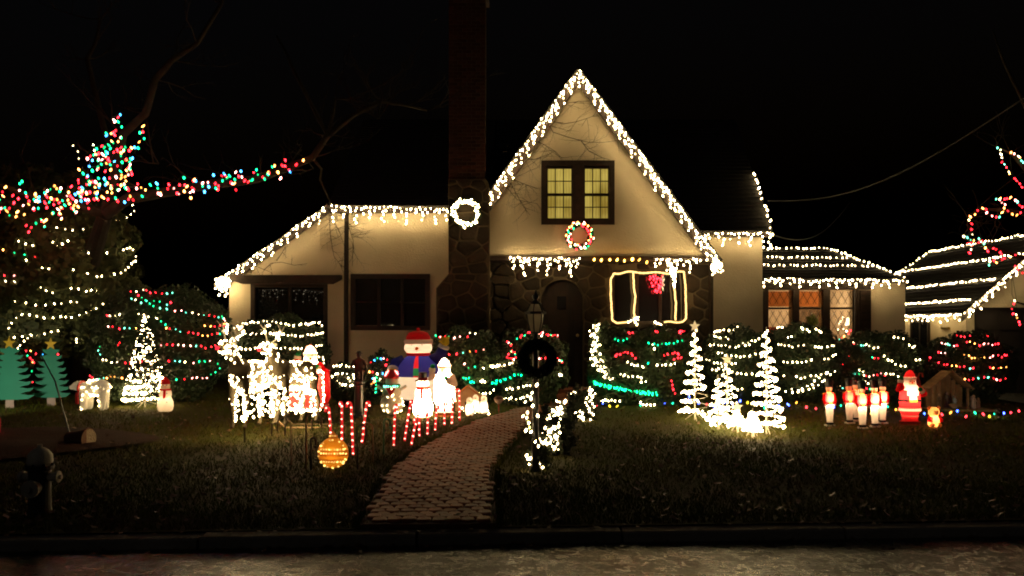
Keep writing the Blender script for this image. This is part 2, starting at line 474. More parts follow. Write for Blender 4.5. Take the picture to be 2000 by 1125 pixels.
# left wing and lean-to
wall_holes([(XX(448, YL), ZZ(545, YL)), (XX(640, YL), ZZ(414, YL)), (XX(960, YL), ZZ(414, YL))],
           [(XX(490, YL), XX(640, YL), ZZ(700, YL), ZZ(553, YL)), (XX(685, YL), XX(840, YL), ZZ(645, YL), ZZ(535, YL))],
           YL, .28, ZB, STUCCO, house)
# second floor gable
YG = 17.5
wall_holes([(XX(955, YG), ZZ(412, YG)), (XX(1130, YG), ZZ(160, YG)), (XX(1388, YG), ZZ(503, YG)+.05)],
           [(XX(1060, YG), XX(1198, YG), ZZ(436, YG), ZZ(318, YG))], YG, .3, ZZ(500, YG), STUCCO, house)
# right of the gable, set back
YR = 19.0
wall_holes([(XX(1340, YR), ZZ(458, YR)), (XX(1489, YR), ZZ(458, YR))], [], YR, .28, ZB, STUCCO, house)
# low right wing
YW = 19.5
WIN3 = [(1502, 1546), (1562, 1605), (1622, 1666)]
wall_holes([(XX(1470, YW), ZZ(549, YW)), (XX(1768, YW), ZZ(549, YW))],
           [(XX(a-2, YW), XX(c+2, YW), ZZ(662, YW), ZZ(566, YW)) for a, c in WIN3], YW, .28, -.1, STUCCO, house)
# back, side walls of the body
MB().box((XX(960, YL), 18.35, ZB), (XX(1489, YR)-.02, 18.4, ZZ(500, YG)-.05)).build('inner_wall', mat('dark_room', (.02, .018, .016), .9), house) if False else None
b = MB(); xl, xr = XX(448, YL), XX(1489, YR)
b.box((xl+.01, YL+.29, ZB), (xl+.26, 25.6, 2.7)); b.build('side_wall', STUCCO, house)
b = MB(); b.add([(xr, YR+.001, ZB), (xr, 25.6, ZB), (xr, 25.6, 3.85), (xr, 22, 7.05), (xr, YR+.001, 3.85)], [(0, 1, 2, 3, 4)]); b.build('side_wall', STUCCO, house)
b = MB(); b.box((xl, 25.6, ZB), (xr, 25.85, 3.9)); b.build('back_wall', STUCCO, house)
xw = XX(1768, YW)
b = MB(); b.box((xw-.25, YW+.285, -.1), (xw-.01, 23.2, ZZ(549, YW))); b.build('side_wall', STUCCO, house)
# stone ground floor -----------------------------------------------------------
YS = 18.0
AX, AY, AR = 1098, 587, 41               # door arch on the photo
DOOR = (AX-AR, AX+AR)
stone_wall = wall_holes([(XX(952, YS)+.46, ZZ(498, YS)), (XX(1388, YS), ZZ(498, YS))],
    [(XX(DOOR[0], YS), XX(DOOR[1], YS), .32, ZZ(AY-AR, YS)), (XX(1195, YS), XX(1340, YS), ZZ(632, YS), ZZ(528, YS))], YS, .4, ZB, MORTAR, house, 'stone_wall')
b = MB()                                  # arch spandrels
for s in (-1, 1):
    arc = [(AX+s*AR*math.cos(t), AY-AR*math.sin(t)) for t in np.linspace(0, PI/2, 9)]
    poly = [P(x, y, YS) for x, y in arc]+[P(AX+s*AR, AY-AR, YS)]
    if s > 0: poly = poly[::-1]
    b.prism([p+Vector((0, .003, 0)) for p in poly], (0, .39, 0))
b.build('arch_spandrel', MORTAR, stone_wall)
def clip(poly, px_, py_, nx, ny):
    out = []
    for i in range(len(poly)):
        a, c = poly[i], poly[(i+1) % len(poly)]
        da = (a[0]-px_)*nx+(a[1]-py_)*ny; dc = (c[0]-px_)*nx+(c[1]-py_)*ny
        if da <= 0: out.append(a)
        if (da < 0) != (dc < 0) and abs(da-dc) > 1e-12:
            t = da/(da-dc); out.append((a[0]+(c[0]-a[0])*t, a[1]+(c[1]-a[1])*t))
    return out
def stones(parent, outline, sx, sy, Y, cutfn=None, gap=2.3, seed=1, depth=.02):
    r = random.Random(seed)
    xs = [p[0] for p in outline]; ys = [p[1] for p in outline]
    pts = []; row = 0; y = min(ys)-sy*.3
    while y < max(ys)+sy:
        h = sy*r.uniform(.5, 1.45); x = min(xs)-sx*r.uniform(.1, .9)
        while x < max(xs)+sx:
            w = sx*r.uniform(.4, 1.75); pts.append((x+w/2, y+h/2+r.uniform(-.28, .28)*sy)); x += w
        y += h
    asp = sx/sy*.8
    for i, p in enumerate(pts):
        poly = list(outline)
        for j, q in enumerate(pts):
            if i == j or abs(p[0]-q[0]) > 3*sx or abs(p[1]-q[1]) > 3*sy: continue
            nx, ny = (q[0]-p[0]), (q[1]-p[1])*asp*asp
            L = math.hypot(nx, ny); nx /= L; ny /= L
            poly = clip(poly, (p[0]+q[0])/2-nx*gap*.5, (p[1]+q[1])/2-ny*gap*.5, nx, ny)
            if len(poly) < 3: break
        if len(poly) >= 3 and cutfn: poly = cutfn(poly)
        if not poly or len(poly) < 3: continue
        ar = abs(sum(poly[k][0]*poly[(k+1) % len(poly)][1]-poly[(k+1) % len(poly)][0]*poly[k][1] for k in range(len(poly))))/2
        if ar < sx*sy*.08: continue
        # round the corners
        sm = []
        for k in range(len(poly)):
            a, c = poly[k], poly[(k+1) % len(poly)]
            sm += [(a[0]*.88+c[0]*.12, a[1]*.88+c[1]*.12), (a[0]*.12+c[0]*.88, a[1]*.12+c[1]*.88)]
        poly = sm; n = len(poly)
        cx = sum(q[0] for q in poly)/n; cyy = sum(q[1] for q in poly)/n
        d = depth*r.uniform(.5, 1.25)
        w0 = [P(x, y, Y) for x, y in poly]
        w1 = [P(cx+(x-cx)*.96, cyy+(y-cyy)*.96, Y)+Vector((0, -d*.7, 0)) for x, y in poly]
        w2 = [P(cx+(x-cx)*.8, cyy+(y-cyy)*.8, Y)+Vector((0, -d*r.uniform(.95, 1.15), 0)) for x, y in poly]
        w3 = P(cx, cyy, Y)+Vector((0, -d*1.2, 0))
        for l in (w0,): 
            for q in l: q.y += .01
        b = MB(); s = 1
        A = sum(poly[k][0]*poly[(k+1) % n][1]-poly[(k+1) % n][0]*poly[k][1] for k in range(n))
        fs = [(k, (k+1) % n, (k+1) % n+n, k+n) for k in range(n)]+[(k+n, (k+1) % n+n, (k+1) % n+2*n, k+2*n) for k in range(n)]+[(2*n+k, 2*n+(k+1) % n, 3*n) for k in range(n)]
        if A > 0: fs = [f[::-1] for f in fs]
        b.add(w0+w1+w2+[w3], fs); b.build('stone', STONE, parent, smooth=True)
def cut_openings(poly):
    cx = sum(q[0] for q in poly)/len(poly); cyy = sum(q[1] for q in poly)/len(poly)
    # door
    if cyy < AY:
        dx, dy = cx-AX, cyy-AY; L = math.hypot(dx, dy)
        if L < AR*.85: return []
        if L < AR+45: poly = clip(poly, AX+dx/L*(AR+2), AY+dy/L*(AR+2), -dx/L, -dy/L)
    else:
        if abs(cx-AX) < AR*.85: return []
        s = 1 if cx > AX else -1
        if abs(cx-AX) < AR+45: poly = clip(poly, AX+s*(AR+2), cyy, -s, 0)
    if len(poly) < 3: return []
    cx = sum(q[0] for q in poly)/len(poly); cyy = sum(q[1] for q in poly)/len(poly)
    x0, x1, y0, y1 = 1193, 1342, 526, 634
    if x0 < cx < x1 and y0 < cyy < y1: return []
    d = [(x0-cx, (x0, cyy, 1, 0)), (cx-x1, (x1, cyy, -1, 0)), (y0-cyy, (cx, y0, 0, 1)), (cyy-y1, (cx, y1, 0, -1))]
    m = max(d, key=lambda t: t[0]); return clip(poly, *m[1])
stones(stone_wall, [(957, 502), (1387, 502), (1387, 772), (957, 772)], 36, 25, YS, cut_openings, seed=5)
# chimney ----------------------------------------------------------------------
YC = 17.25
def cpoly(pts, Y, d): return MB().prism([P(x, y, Y) for x, y in pts][::-1], (0, d, 0))
chim = cpoly([(875, 350), (951, 350), (956, 365), (956, 780), (852, 780), (852, 563), (876, 535)], YC, 1.3).build('chimney', MORTAR, house)
stones(chim, [(876, 352), (950, 352), (955, 366), (955, 534), (877, 534)], 33, 23, YC, seed=3)
stones(chim, [(854, 565), (877, 536), (955, 536), (955, 778), (854, 778)], 36, 25, YC, seed=9)
z0, z1 = ZZ(350, YC), ZZ(-25, YC); bx0, bx1 = XX(876, YC), XX(948, YC)
MB().box((bx0+.012, YC+.062, z0), (bx1-.012, YC+1.0, z1)).build('flue_core', MORTAR, chim)
bw = (bx1-bx0)/4; bh = .0745
bm = MB(); e = .004
bm.add([(e, .0, e), (bw-e-.006, 0, e), (bw-e-.006, 0, bh-e-.006), (e, 0, bh-e-.006), (0, .012, 0), (bw-.008, .012, 0), (bw-.008, .012, bh-.008), (0, .012, bh-.008),
        (0, .09, 0), (bw-.008, .09, 0), (bw-.008, .09, bh-.008), (0, .09, bh-.008)],
       [(0, 1, 2, 3), (4, 5, 1, 0), (5, 6, 2, 1), (6, 7, 3, 2), (7, 4, 0, 3), (4, 8, 9, 5), (5, 9, 10, 6), (6, 10, 11, 7), (7, 11, 8, 4)])
bo = bm.build('brick', BRICK, chim, world=False); bme = bo.data; bpy.data.objects.remove(bo)
bmh = MB(); bmh.v = [(x*(.5 if x > bw*.5 else 1), y, z) for x, y, z in bm.v]; bmh.f = bm.f; bmh.c = bm.c
bo = bmh.build('brick', BRICK, chim, world=False); bmeh = bo.data; bpy.data.objects.remove(bo)
oc = origin(chim); zz = z0; row = 0
while zz < z1-bh:
    if row % 2 == 0: xs = [(bx0+bw*k, bme) for k in range(4)]
    else: xs = [(bx0, bmeh)]+[(bx0+bw*(k+.5), bme) for k in range(3)]+[(bx0+bw*3.5, bmeh)]
    for xx, me in xs:
        link('brick', me, None, chim, Vector((xx, YC+.05+random.uniform(-.004, .004), zz))-oc)
    zz += bh; row += 1
b = MB(); b.box((bx0-.05, YC-.02, z1), (bx1+.05, YC+1.1, z1+.1)); b.box((bx0+.2, YC+.3, z1+.1), (bx0+.5, YC+.6, z1+.4))
b.build('chimney_cap', CONC, chim)
# roofs -----------------------------------------------------------------------
def roof_plane(name, a, b_, c, d, parent, courses=20, th=.05, m=SHINGLE):
    """a-b_ the eave (left to right seen from outside), d-c the ridge; overlapping shingle courses"""
    a, b_, c, d = map(Vector, (a, b_, c, d)); n = (b_-a).cross(d-a).normalized()
    if n.z < 0: n = -n
    mb = MB()
    for i in range(courses):
        t0, t1 = i/courses, (i+1)/courses
        p0, p1 = a.lerp(d, t0), b_.lerp(c, t0); q0, q1 = a.lerp(d, t1), b_.lerp(c, t1)
        e = .02
        mb.add([p0+n*e, p1+n*e, q1+n*.002, q0+n*.002, p0, p1], [(0, 1, 2, 3), (4, 5, 1, 0)])
    mb.add([a-n*th, b_-n*th, c-n*th, d-n*th, a, b_, c, d], [(3, 2, 1, 0), (0, 1, 5, 4), (1, 2, 6, 5), (2, 3, 7, 6), (3, 0, 4, 7)])
    return mb.build(name, m, parent)
RY, RZ = 22.0, 7.15
ze = ZZ(403, 17.82)
roof_plane('roof', (XX(640, 17.82), 17.82, ze), (XX(960, 17.82), 17.82, ze), (XX(960, 17.72), RY, RZ), (XX(640, 17.72), RY, RZ), house, 34)
zr = ZZ(452, 18.83); xr2 = XX(1509, 18.83)
roof_plane('roof', (-.4, 18.83, zr), (xr2, 18.83, zr), (xr2, RY, RZ), (-.4, RY, RZ), house, 30)
roof_plane('roof', (xr2, 25.9, 3.9), (XX(640, 17.72), 25.9, 3.9), (XX(640, 17.72), RY, RZ), (xr2, RY, RZ), house, 20)
l0, l1 = P(417, 556, 17.84), P(642, 399, 17.84)
roof_plane('roof', (l0.x, 25.8, l0.z), (l0.x, 17.84, l0.z), (l1.x, 17.84, l1.z), (l1.x, 25.8, l1.z), house, 18)
g0, ga, g1 = P(945, 388, 17.33), P(1130, 131, 17.33), P(1411, 509, 17.33)
roof_plane('roof', (g0.x, 23, g0.z), (g0.x, 17.33, g0.z), (ga.x, 17.33, ga.z), (ga.x, 23, ga.z), house, 26)
roof_plane('roof', (g1.x, 17.33, g1.z), (g1.x, 22, g1.z), (ga.x, 22, ga.z), (ga.x, 17.33, ga.z), house, 34)
we = ZZ(546, 19.25); wz = ZZ(484, 21.2); wx0 = xr-.2; wx1 = XX(1772, 19.25); wrx = XX(1607, 21.2)
roof_plane('roof', (wx0, 19.25, we), (wx1, 19.25, we), (wrx, 21.2, wz), (wx0, 21.2, wz), house, 12)
roof_plane('roof', (wx1, 19.25, we), (wx1, 23.3, we), (wrx, 21.3, wz), (wrx, 21.2, wz), house, 12)
roof_plane('roof', (wx1, 23.3, we), (wx0, 23.3, we), (wx0, 21.3, wz), (wrx, 21.3, wz), house, 8)
# boards
def board(pts, Y, th, name='barge_board'): 
    poly = [P(x, y, Y) for x, y in pts]
    A = sum(p.x*q.z-q.x*p.z for p, q in zip(poly, poly[1:]+poly[:1]))
    if A < 0: poly = poly[::-1]
    return MB().prism(poly, (0, th, 0)).build(name, TIMBER, house)
board([(419, 559), (641, 402), (641, 417), (455, 549), (430, 566)], 17.87, .06)
board([(641, 404), (874, 404), (874, 416), (641, 416)], 17.86, .05, 'fascia')
board([(947, 390), (1130, 134), (1130, 166), (957, 413)], 17.36, .06)
board([(1130.3, 134), (1409, 511), (1385, 511), (1130.3, 166)], 17.36, .06)
board([(1395, 453), (1509, 453), (1509, 463), (1395, 463)], 18.86, .04, 'fascia')
board([(1489, 547), (1771, 547), (1771, 553), (1489, 553)], 19.3, .04, 'fascia')
MB().box((XX(956, YG), 17.45, ZZ(509, YG)), (XX(1388, YG), 18.3, ZZ(500.3, YG)-.002)).build('jetty_beam', TIMBER, house)
MB().box((XX(1386, 17.9), 17.8, ZB), (XX(1391, 17.9), 19.0, ZZ(500, YG)-.1)).build('stone_corner', STONE, house)
# beam over the left window with sloping ends
board([(456, 537), (665, 537), (665, 545), (648, 554), (470, 554), (456, 549)], 17.82, .2, 'window_beam')
# downspout
MB().tube([P(677, 415, 17.8), P(677, 430, 17.9), P(676, 560, 17.9), P(676, 712, 17.9)], .05, 8).build('downspout', TIMBER, house)
# wall vent
vent = frame(624, 648, 447, 481, 1.5, YL, -.03, -.002).build('vent', STUCCO, house)
for k in range(6):
    y0 = 449.5+k*5
    MB().prism([P(626, y0+3.2, YL-.028), P(646.5, y0+3.2, YL-.028), P(646.5, y0, YL-.004), P(626, y0, YL-.004)], (0, .003, 0)).build('slat', STUCCO, vent)
# windows ------------------------------------------------------------------------
def dark_window(x0, x1, y0, y1, Y, cols, rows, wd=5, rec=.1, rail=None):
    w = frame(x0, x1, y0, y1, wd, Y, -.03, .14).build('window', TIMBER, house)
    iw = (x1-x0-2*wd)/cols
    mu = MB()
    for k in range(1, cols): fbox(x0+wd+k*iw-3, x0+wd+k*iw+3, y0+wd, y1-wd, Y, .01, .12, mu)
    if mu.v: mu.build('mullion', TIMBER, w)
    ih = (y1-y0-2*wd)/rows
    for c in range(cols):
        xa, xb = x0+wd+c*iw+(3 if c else 0), x0+wd+(c+1)*iw-(3 if c < cols-1 else 0)
        for r in range(rows):
            ya, yb = y0+wd+r*ih, y0+wd+(r+1)*ih
            if r: fbox(xa, xb, ya-1, ya+1, Y, .05, .1, None).build('glazing_bar', TIMBER, w)
            pn = fbox(xa, xb, ya+(1 if r else 0), yb-(1 if r < rows-1 else 0), Y, .075, .085).build('pane', DGLASS, w)
            pn.rotation_euler = (random.uniform(-.004, .004), 0, 0)
    return w
dark_window(490, 640, 553, 700, YL, 2, 2, 8)
dark_window(685, 840, 535, 645, YL, 3, 2, 9)
dark_window(1195, 1340, 528, 632, YS, 3, 1, 5)
MB().box((XX(1190, YS), YS-.12, ZZ(640, YS)), (XX(1345, YS), YS+.05, ZZ(633, YS))).build('window_sill', STONE, house)
# lit upper window
w = frame(1057, 1200, 314, 439, 10, YG, -.05, .12).build('window', TIMBER, house)
fbox(1118, 1141, 324, 429, YG, -.045, .12).build('mullion', TIMBER, w)
def lit_mat():
    m = bpy.data.materials.new('lit_curtain_pane'); m.use_nodes = True; nt = m.node_tree; b = nt.nodes['Principled BSDF']
    tc = nt.nodes.new('ShaderNodeTexCoord'); n = nt.nodes.new('ShaderNodeTexNoise'); n.inputs['Scale'].default_value = 2.5
    nt.links.new(tc.outputs['Object'], n.inputs['Vector'])
    oi = nt.nodes.new('ShaderNodeObjectInfo'); ad = nt.nodes.new('ShaderNodeMath'); ad.operation = 'MULTIPLY_ADD'; ad.inputs[1].default_value = .12
    wv = nt.nodes.new('ShaderNodeTexWave'); wv.inputs['Scale'].default_value = 5; wv.inputs['Distortion'].default_value = 1.5
    nt.links.new(tc.outputs['Object'], wv.inputs['Vector']); n.inputs['Scale'].default_value = 1.8
    a2 = nt.nodes.new('ShaderNodeMath'); a2.operation = 'MULTIPLY_ADD'; a2.inputs[1].default_value = .18
    nt.links.new(wv.outputs['Fac'], a2.inputs[0]); nt.links.new(n.outputs['Fac'], a2.inputs[2])
    nt.links.new(oi.outputs['Random'], ad.inputs[0]); nt.links.new(a2.outputs[0], ad.inputs[2])
    cr = nt.nodes.new('ShaderNodeValToRGB'); cr.color_ramp.elements[0].color = (.13, .085, .010, 1); cr.color_ramp.elements[1].color = (.36, .27, .055, 1)
    cr.color_ramp.elements[0].position = .38; cr.color_ramp.elements[1].position = .82
    nt.links.new(ad.outputs[0], cr.inputs[0]); nt.links.new(cr.outputs[0], b.inputs['Emission Color']); b.inputs['Emission Strength'].default_value = .85
    b.inputs['Base Color'].default_value = (.1, .09, .05, 1); b.inputs['Roughness'].default_value = .08
    return m
LIT = lit_mat()
for xa, xb in ((1069, 1117), (1142, 1189)):
    s = frame(xa-2, xb+2, 326, 429, 3, YG, .02, .09).build('sash', TIMBER, w)
    fbox(xa, xb, 377, 382, YG, .025, .09).build('meeting_rail', TIMBER, w)
    cwid = (xb-xa)/3
    for k in (1, 2):
        for (ra, rb_) in ((328, 377), (382, 427)): fbox(xa+k*cwid-.9, xa+k*cwid+.9, ra, rb_, YG, .04, .085).build('glazing_bar', TIMBER, w)
    for ym in (353, 404):
        for k in range(3): fbox(xa+k*cwid+1, xa+(k+1)*cwid-1, ym-.8, ym+.8, YG, .042, .084).build('glazing_bar', TIMBER, w)
    for k in range(3):
        for ya, yb in ((328.5, 352), (354, 376.5), (382.5, 403), (405, 426.5)):
            fbox(xa+k*cwid+.9, xa+(k+1)*cwid-.9, ya, yb, YG, .06, .068).build('pane', LIT, w)
# three lattice windows with a lit room behind -------------------------------------
w = MB()
fbox(1490, 1700, 554, 566, YW, -.05, .1, w); fbox(1490, 1500, 566, 664, YW, -.05, .1, w)
fbox(1548, 1560, 566, 664, YW, -.05, .1, w); fbox(1607, 1620, 566, 664, YW, -.05, .1, w); fbox(1668, 1676, 566, 664, YW, -.05, .1, w)
w = w.build('window', TIMBER, house)
sh = fbox(1678, 1700, 567, 664, YW, -.04, -.003).build('shutter', TIMBER, house)
for k in range(14): fbox(1680, 1698, 569+k*6.7, 573+k*6.7, YW, -.055, -.041).build('slat', TIMBER, sh)
def glass():
    m = bpy.data.materials.new('clear_window_glass'); m.use_nodes = True; nt = m.node_tree; nt.nodes.clear()
    t = nt.nodes.new('ShaderNodeBsdfTransparent'); t.inputs[0].default_value = (.9, .9, .88, 1)
    g = nt.nodes.new('ShaderNodeBsdfGlossy'); g.inputs['Roughness'].default_value = .05
    fr = nt.nodes.new('ShaderNodeFresnel'); fr.inputs[0].default_value = 1.5
    mx = nt.nodes.new('ShaderNodeMixShader'); o = nt.nodes.new('ShaderNodeOutputMaterial')
    nt.links.new(fr.outputs[0], mx.inputs[0]); nt.links.new(t.outputs[0], mx.inputs[1]); nt.links.new(g.outputs[0], mx.inputs[2]); nt.links.new(mx.outputs[0], o.inputs[0])
    return m
CLEAR = glass()
for a, c in WIN3:
    fbox(a, c, 600, 604, YW, .02, .1).build('meeting_rail', TIMBER, w)
    for ya, yb in ((567, 600), (604, 662)):
        lat = MB(); sx_, sy_ = 14.5, 25.0
        cells3 = []
        for i in range(-6, 10):
            for j in range(-6, 12):
                cx = a+(i+j)*sx_/2; cyy = ya-4+(j-i)*sy_/2
                poly = [(cx-sx_/2+.5, cyy), (cx, cyy-sy_/2+.8), (cx+sx_/2-.5, cyy), (cx, cyy+sy_/2-.8)]
                for args in ((a, 0, -1, 0), (c, 0, 1, 0), (0, ya, 0, -1), (0, yb, 0, 1)):
                    poly = clip(poly, *args)
                    if len(poly) < 3: break
                if len(poly) >= 3:
                    ar = abs(sum(p[0]*q[1]-q[0]*p[1] for p, q in zip(poly, poly[1:]+poly[:1])))/2
                    if ar > 6: MB().prism([P(x, y, YW+.06) for x, y in poly][::-1], (0, .006, 0)).build('pane', CLEAR, w)
        for i in range(-8, 9):
            for s in (-1, 1):
                # came lines through the lattice
                x0_ = a+i*sx_; seg = [(x0_+s*t*sx_/2, ya-4+sy_/2+(t-1)*sy_/2+0) for t in np.linspace(-6, 8, 29)]
                seg = [q for q in seg if a-.01 <= q[0] <= c+.01 and ya-.01 <= q[1] <= yb+.01]
                if len(seg) > 1: lat.tube([P(*seg[0], YW+.063), P(*seg[-1], YW+.063)], .0075, 4)
        lat.build('lattice', BLACKP, w)
# the room seen through them
rm = MB(); rx0, rx1, ry0, ry1, rz0, rz1 = XX(1492, YW)+.02, XX(1700, YW), YW+.3, YW+2.6, .3, 2.68
rm.add([(rx0, ry0, rz0), (rx1, ry0, rz0), (rx1, ry1, rz0), (rx0, ry1, rz0), (rx0, ry0, rz1), (rx1, ry0, rz1), (rx1, ry1, rz1), (rx0, ry1, rz1)],
       [(0, 1, 2, 3), (7, 6, 5, 4), (2, 6, 7, 3), (0, 3, 7, 4), (1, 5, 6, 2)])
rm.build('room', mat('room_paint', (.62, .52, .40), .9), house)
vm = shell_mat('orange_valance', 0, .8); vb = fbox(1495, 1612, 568, 598, YW, .36, .363); vb.c = [(.80, .48, .26)]*len(vb.f); vb.build('valance', vm, house)
lmp = bpy.data.lights.new('room_lamp', 'POINT'); lmp.energy = 24; lmp.color = (1, .70, .38); lmp.shadow_soft_size = .12
lo = bpy.data.objects.new('room_lamp', lmp); COL.objects.link(lo); lo.location = ((rx0+rx1)/2+.3, YW+1.5, 2.35)
t = thing('sofa', 'red sofa seen through the lattice windows of the lit room', 'sofa', (XX(1530, YW+.9), YW+1.0, .32))
o = t.location; b = MB(); b.box((o.x-.5, o.y-.2, .5), (o.x+.5, o.y+.4, .95)).build('seat', mat('red_fabric', (.45, .07, .05), .9), t)
MB().box((o.x-.5, o.y+.2, .95), (o.x+.5, o.y+.42, 1.72)).build('backrest', mat('red_fabric', (.45, .07, .05)), t)
MB().tube([(o.x-.38, o.y, .32), (o.x-.38, o.y, .5)], .03).build('leg', TIMBER, t); MB().tube([(o.x+.38, o.y, .32), (o.x+.38, o.y, .5)], .03).build('leg', TIMBER, t)
MB().ball((o.x+.2, o.y+.1, 1.55), (.2, .1, .19)).build('cushion', WHITEP, t, smooth=True)

t = thing('table_lamp', 'small lit table lamp seen through the rightmost lattice window', 'lamp', P(1660, 650, YW+.7)); o = t.location
MB().lathe([(0, .05), (.02, .05), (.04, .02), (.2, .018)], 12, o).build('base', MATS['brass'] if 'brass' in MATS else mat('brass', (.5, .35, .1), .3, metal=1), t, smooth=True)
MB().lathe([(.18, .11), (.36, .07)], 16, o).build('shade', mat('lit_lamp_shade', (.8, .7, .5), .8, emit=(1, .75, .42), estr=3), t, smooth=True)
t = thing('indoor_plant', 'leafy green plant seen through the middle lattice window', 'plant', P(1586, 655, YW+.6)); o = t.location
MB().lathe([(0, .08), (.16, .11), (.165, .09)], 14, o).build('pot', CONC, t)
d = rng.normal(0, 1, (260, 3)); d /= np.linalg.norm(d, axis=1)[:, None]
pp = d*np.array([.17, .14, .2])*rng.uniform(.3, 1, (260, 1))+np.array([o.x, o.y, o.z+.33])
tt = np.cross(d, rng.normal(0, 1, (260, 3))); tt /= np.linalg.norm(tt, axis=1)[:, None]; uu = np.cross(d, tt)
np_mesh('leaves', np.stack([pp-tt*.05, pp+uu*.02, pp+tt*.05, pp-uu*.02], 1).reshape(-1, 3), np.arange(1040).reshape(-1, 4), mat('house_plant', (.12, .22, .04), .6), t)
b = MB(); b.box((XX(1560, YW+2.55), YW+2.55, 1.75), (XX(1600, YW+2.55), YW+2.58, 2.35)); b.build('picture', mat('picture', (.16, .11, .07), .5), house)
# door -----------------------------------------------------------------------------
arc = [(AX+AR*math.cos(t), AY-AR*math.sin(t)) for t in np.linspace(0, PI, 17)]
dpoly = [P(x, y, YS) for x, y in arc]; dpoly = [Vector((XX(AX+AR, YS), YS, .42))]+dpoly+[Vector((XX(AX-AR, YS), YS, .42))]
door = MB().prism([p+Vector((0, .22, 0)) for p in dpoly][::-1], (0, .05, 0)).build('door', TIMBER, house)
for k in range(6):                        # door planks
    xa = AX-AR+1+k*(2*AR-2)/6; xb = xa+(2*AR-2)/6-1.2
    ya = AY-math.sqrt(max(0, AR**2-max(abs(xa-AX), abs(xb-AX))**2))*.97
    MB().box((XX(xa, YS), YS+.20, .44), (XX(xb, YS), YS+.218, ZZ(ya, YS))).build('plank', TIMBER, door)
fbox(AX-9, AX+9, 578, 604, YS, .185, .198).build('pane', DGLASS, door)
MB().ball(P(AX+30, 655, YS+.16), .035).build('handle', mat('brass', (.5, .35, .1), .3, metal=1), door, smooth=True)
b = MB(); b.box((XX(1045, YS), 17.3, .1), (XX(1150, YS), 18.2, .42))
step = b.build('door_step', mat('step_brick', (.3, .12, .07), .85, .2, var=.4, bump=.5), house)
MB().box((XX(1040, YS), 16.95, .1), (XX(1155, YS), 17.3, .27)).build('door_step', MATS['step_brick'], house)

# ================================================================ GARAGE
GX0, GZ0, GYF = 10.73, 2.04, 20.0; GRX, GRZ = 13.0, 4.05
garage = thing('garage', 'stucco garage with light strings across its sloping roof at the right edge', 'garage', (12.8, 21, .1))
roof_plane('roof', (GX0, 28, GZ0), (GX0, GYF, GZ0), (GRX, GYF, GRZ), (GRX, 26, GRZ), garage, 22)
roof_plane('roof', (2*GRX-GX0, GYF, GZ0), (2*GRX-GX0, 28, GZ0), (GRX, 26, GRZ), (GRX, GYF, GRZ), garage, 14)
roof_plane('roof', (2*GRX-GX0, 28, GZ0), (GX0, 28, GZ0), (GRX-.02, 26, GRZ), (GRX, 26, GRZ), garage, 10)
gsl = (GRZ-GZ0)/(GRX-GX0)
wall_holes([(10.95, GZ0+.12), (GRX, GRZ-.08), (15.05, GZ0+.12)], [(11.15, 14.7, -.2, 2.19)], 20.25, .25, -.3, STUCCO, garage)
b = MB(); b.box((10.96, 20.505, -.3), (11.2, 27.8, GZ0+.02)); b.build('side_wall', STUCCO, garage)
def gboard(s):
    a = Vector((GRX+s*(GX0-GRX-.02), 19.97, GZ0-.02)); c = Vector((GRX, 19.97, GRZ)); d = Vector((0, 0, -.17))
    q = [a+d, c+d, c, a]; q = q if s > 0 else q[::-1]
    return MB().prism(q, (0, .05, 0)).build('barge_board', TIMBER, garage)
gboard(1); gboard(-1)
gd = MB().box((11.15, 20.36, -.1), (14.7, 20.4, 2.19)).build('garage_door', mat('garage_door', (.05, .04, .035), .6, .4), garage)
for r in range(4):
    for c in range(6):
        x0_ = 11.2+c*.585; MB().box((x0_+.04, 20.335, .06+r*.53), (x0_+.545, 20.358, .5+r*.53)).build('panel', MATS['garage_door'], gd)
fr = MB()
fr.box((10.90, 22.0, .9), (10.957, 22.06, 1.95)); fr.box((10.90, 22.94, .9), (10.957, 23.0, 1.95)); fr.box((10.90, 22.06, 1.88), (10.957, 22.94, 1.95)); fr.box((10.90, 22.06, .9), (10.957, 22.94, .97))
gw = fr.build('window', TIMBER, garage); 
MB().box((10.93, 22.06, .97), (10.95, 22.94, 1.88)).build('pane', DGLASS, gw); MB().box((10.915, 22.47, .97), (10.929, 22.53, 1.88)).build('glazing_bar', TIMBER, gw)
MB().box((10.9, 21.0, 1.66), (10.957, 21.35, 1.71)).build('number_plate', mat('brass', (.5, .35, .1)), garage)
ut = thing('utility_box', 'dark meter box on the garage side wall beside the bushes', 'utility box', (10.85, 23.7, 1.3))
MB().box((10.72, 23.5, 1.05), (10.957, 23.95, 1.75)).build('case', BLACKP, ut); MB().tube([(10.85, 23.7, .0), (10.85, 23.7, 1.05)], .03).build('conduit', BLACKP, ut)
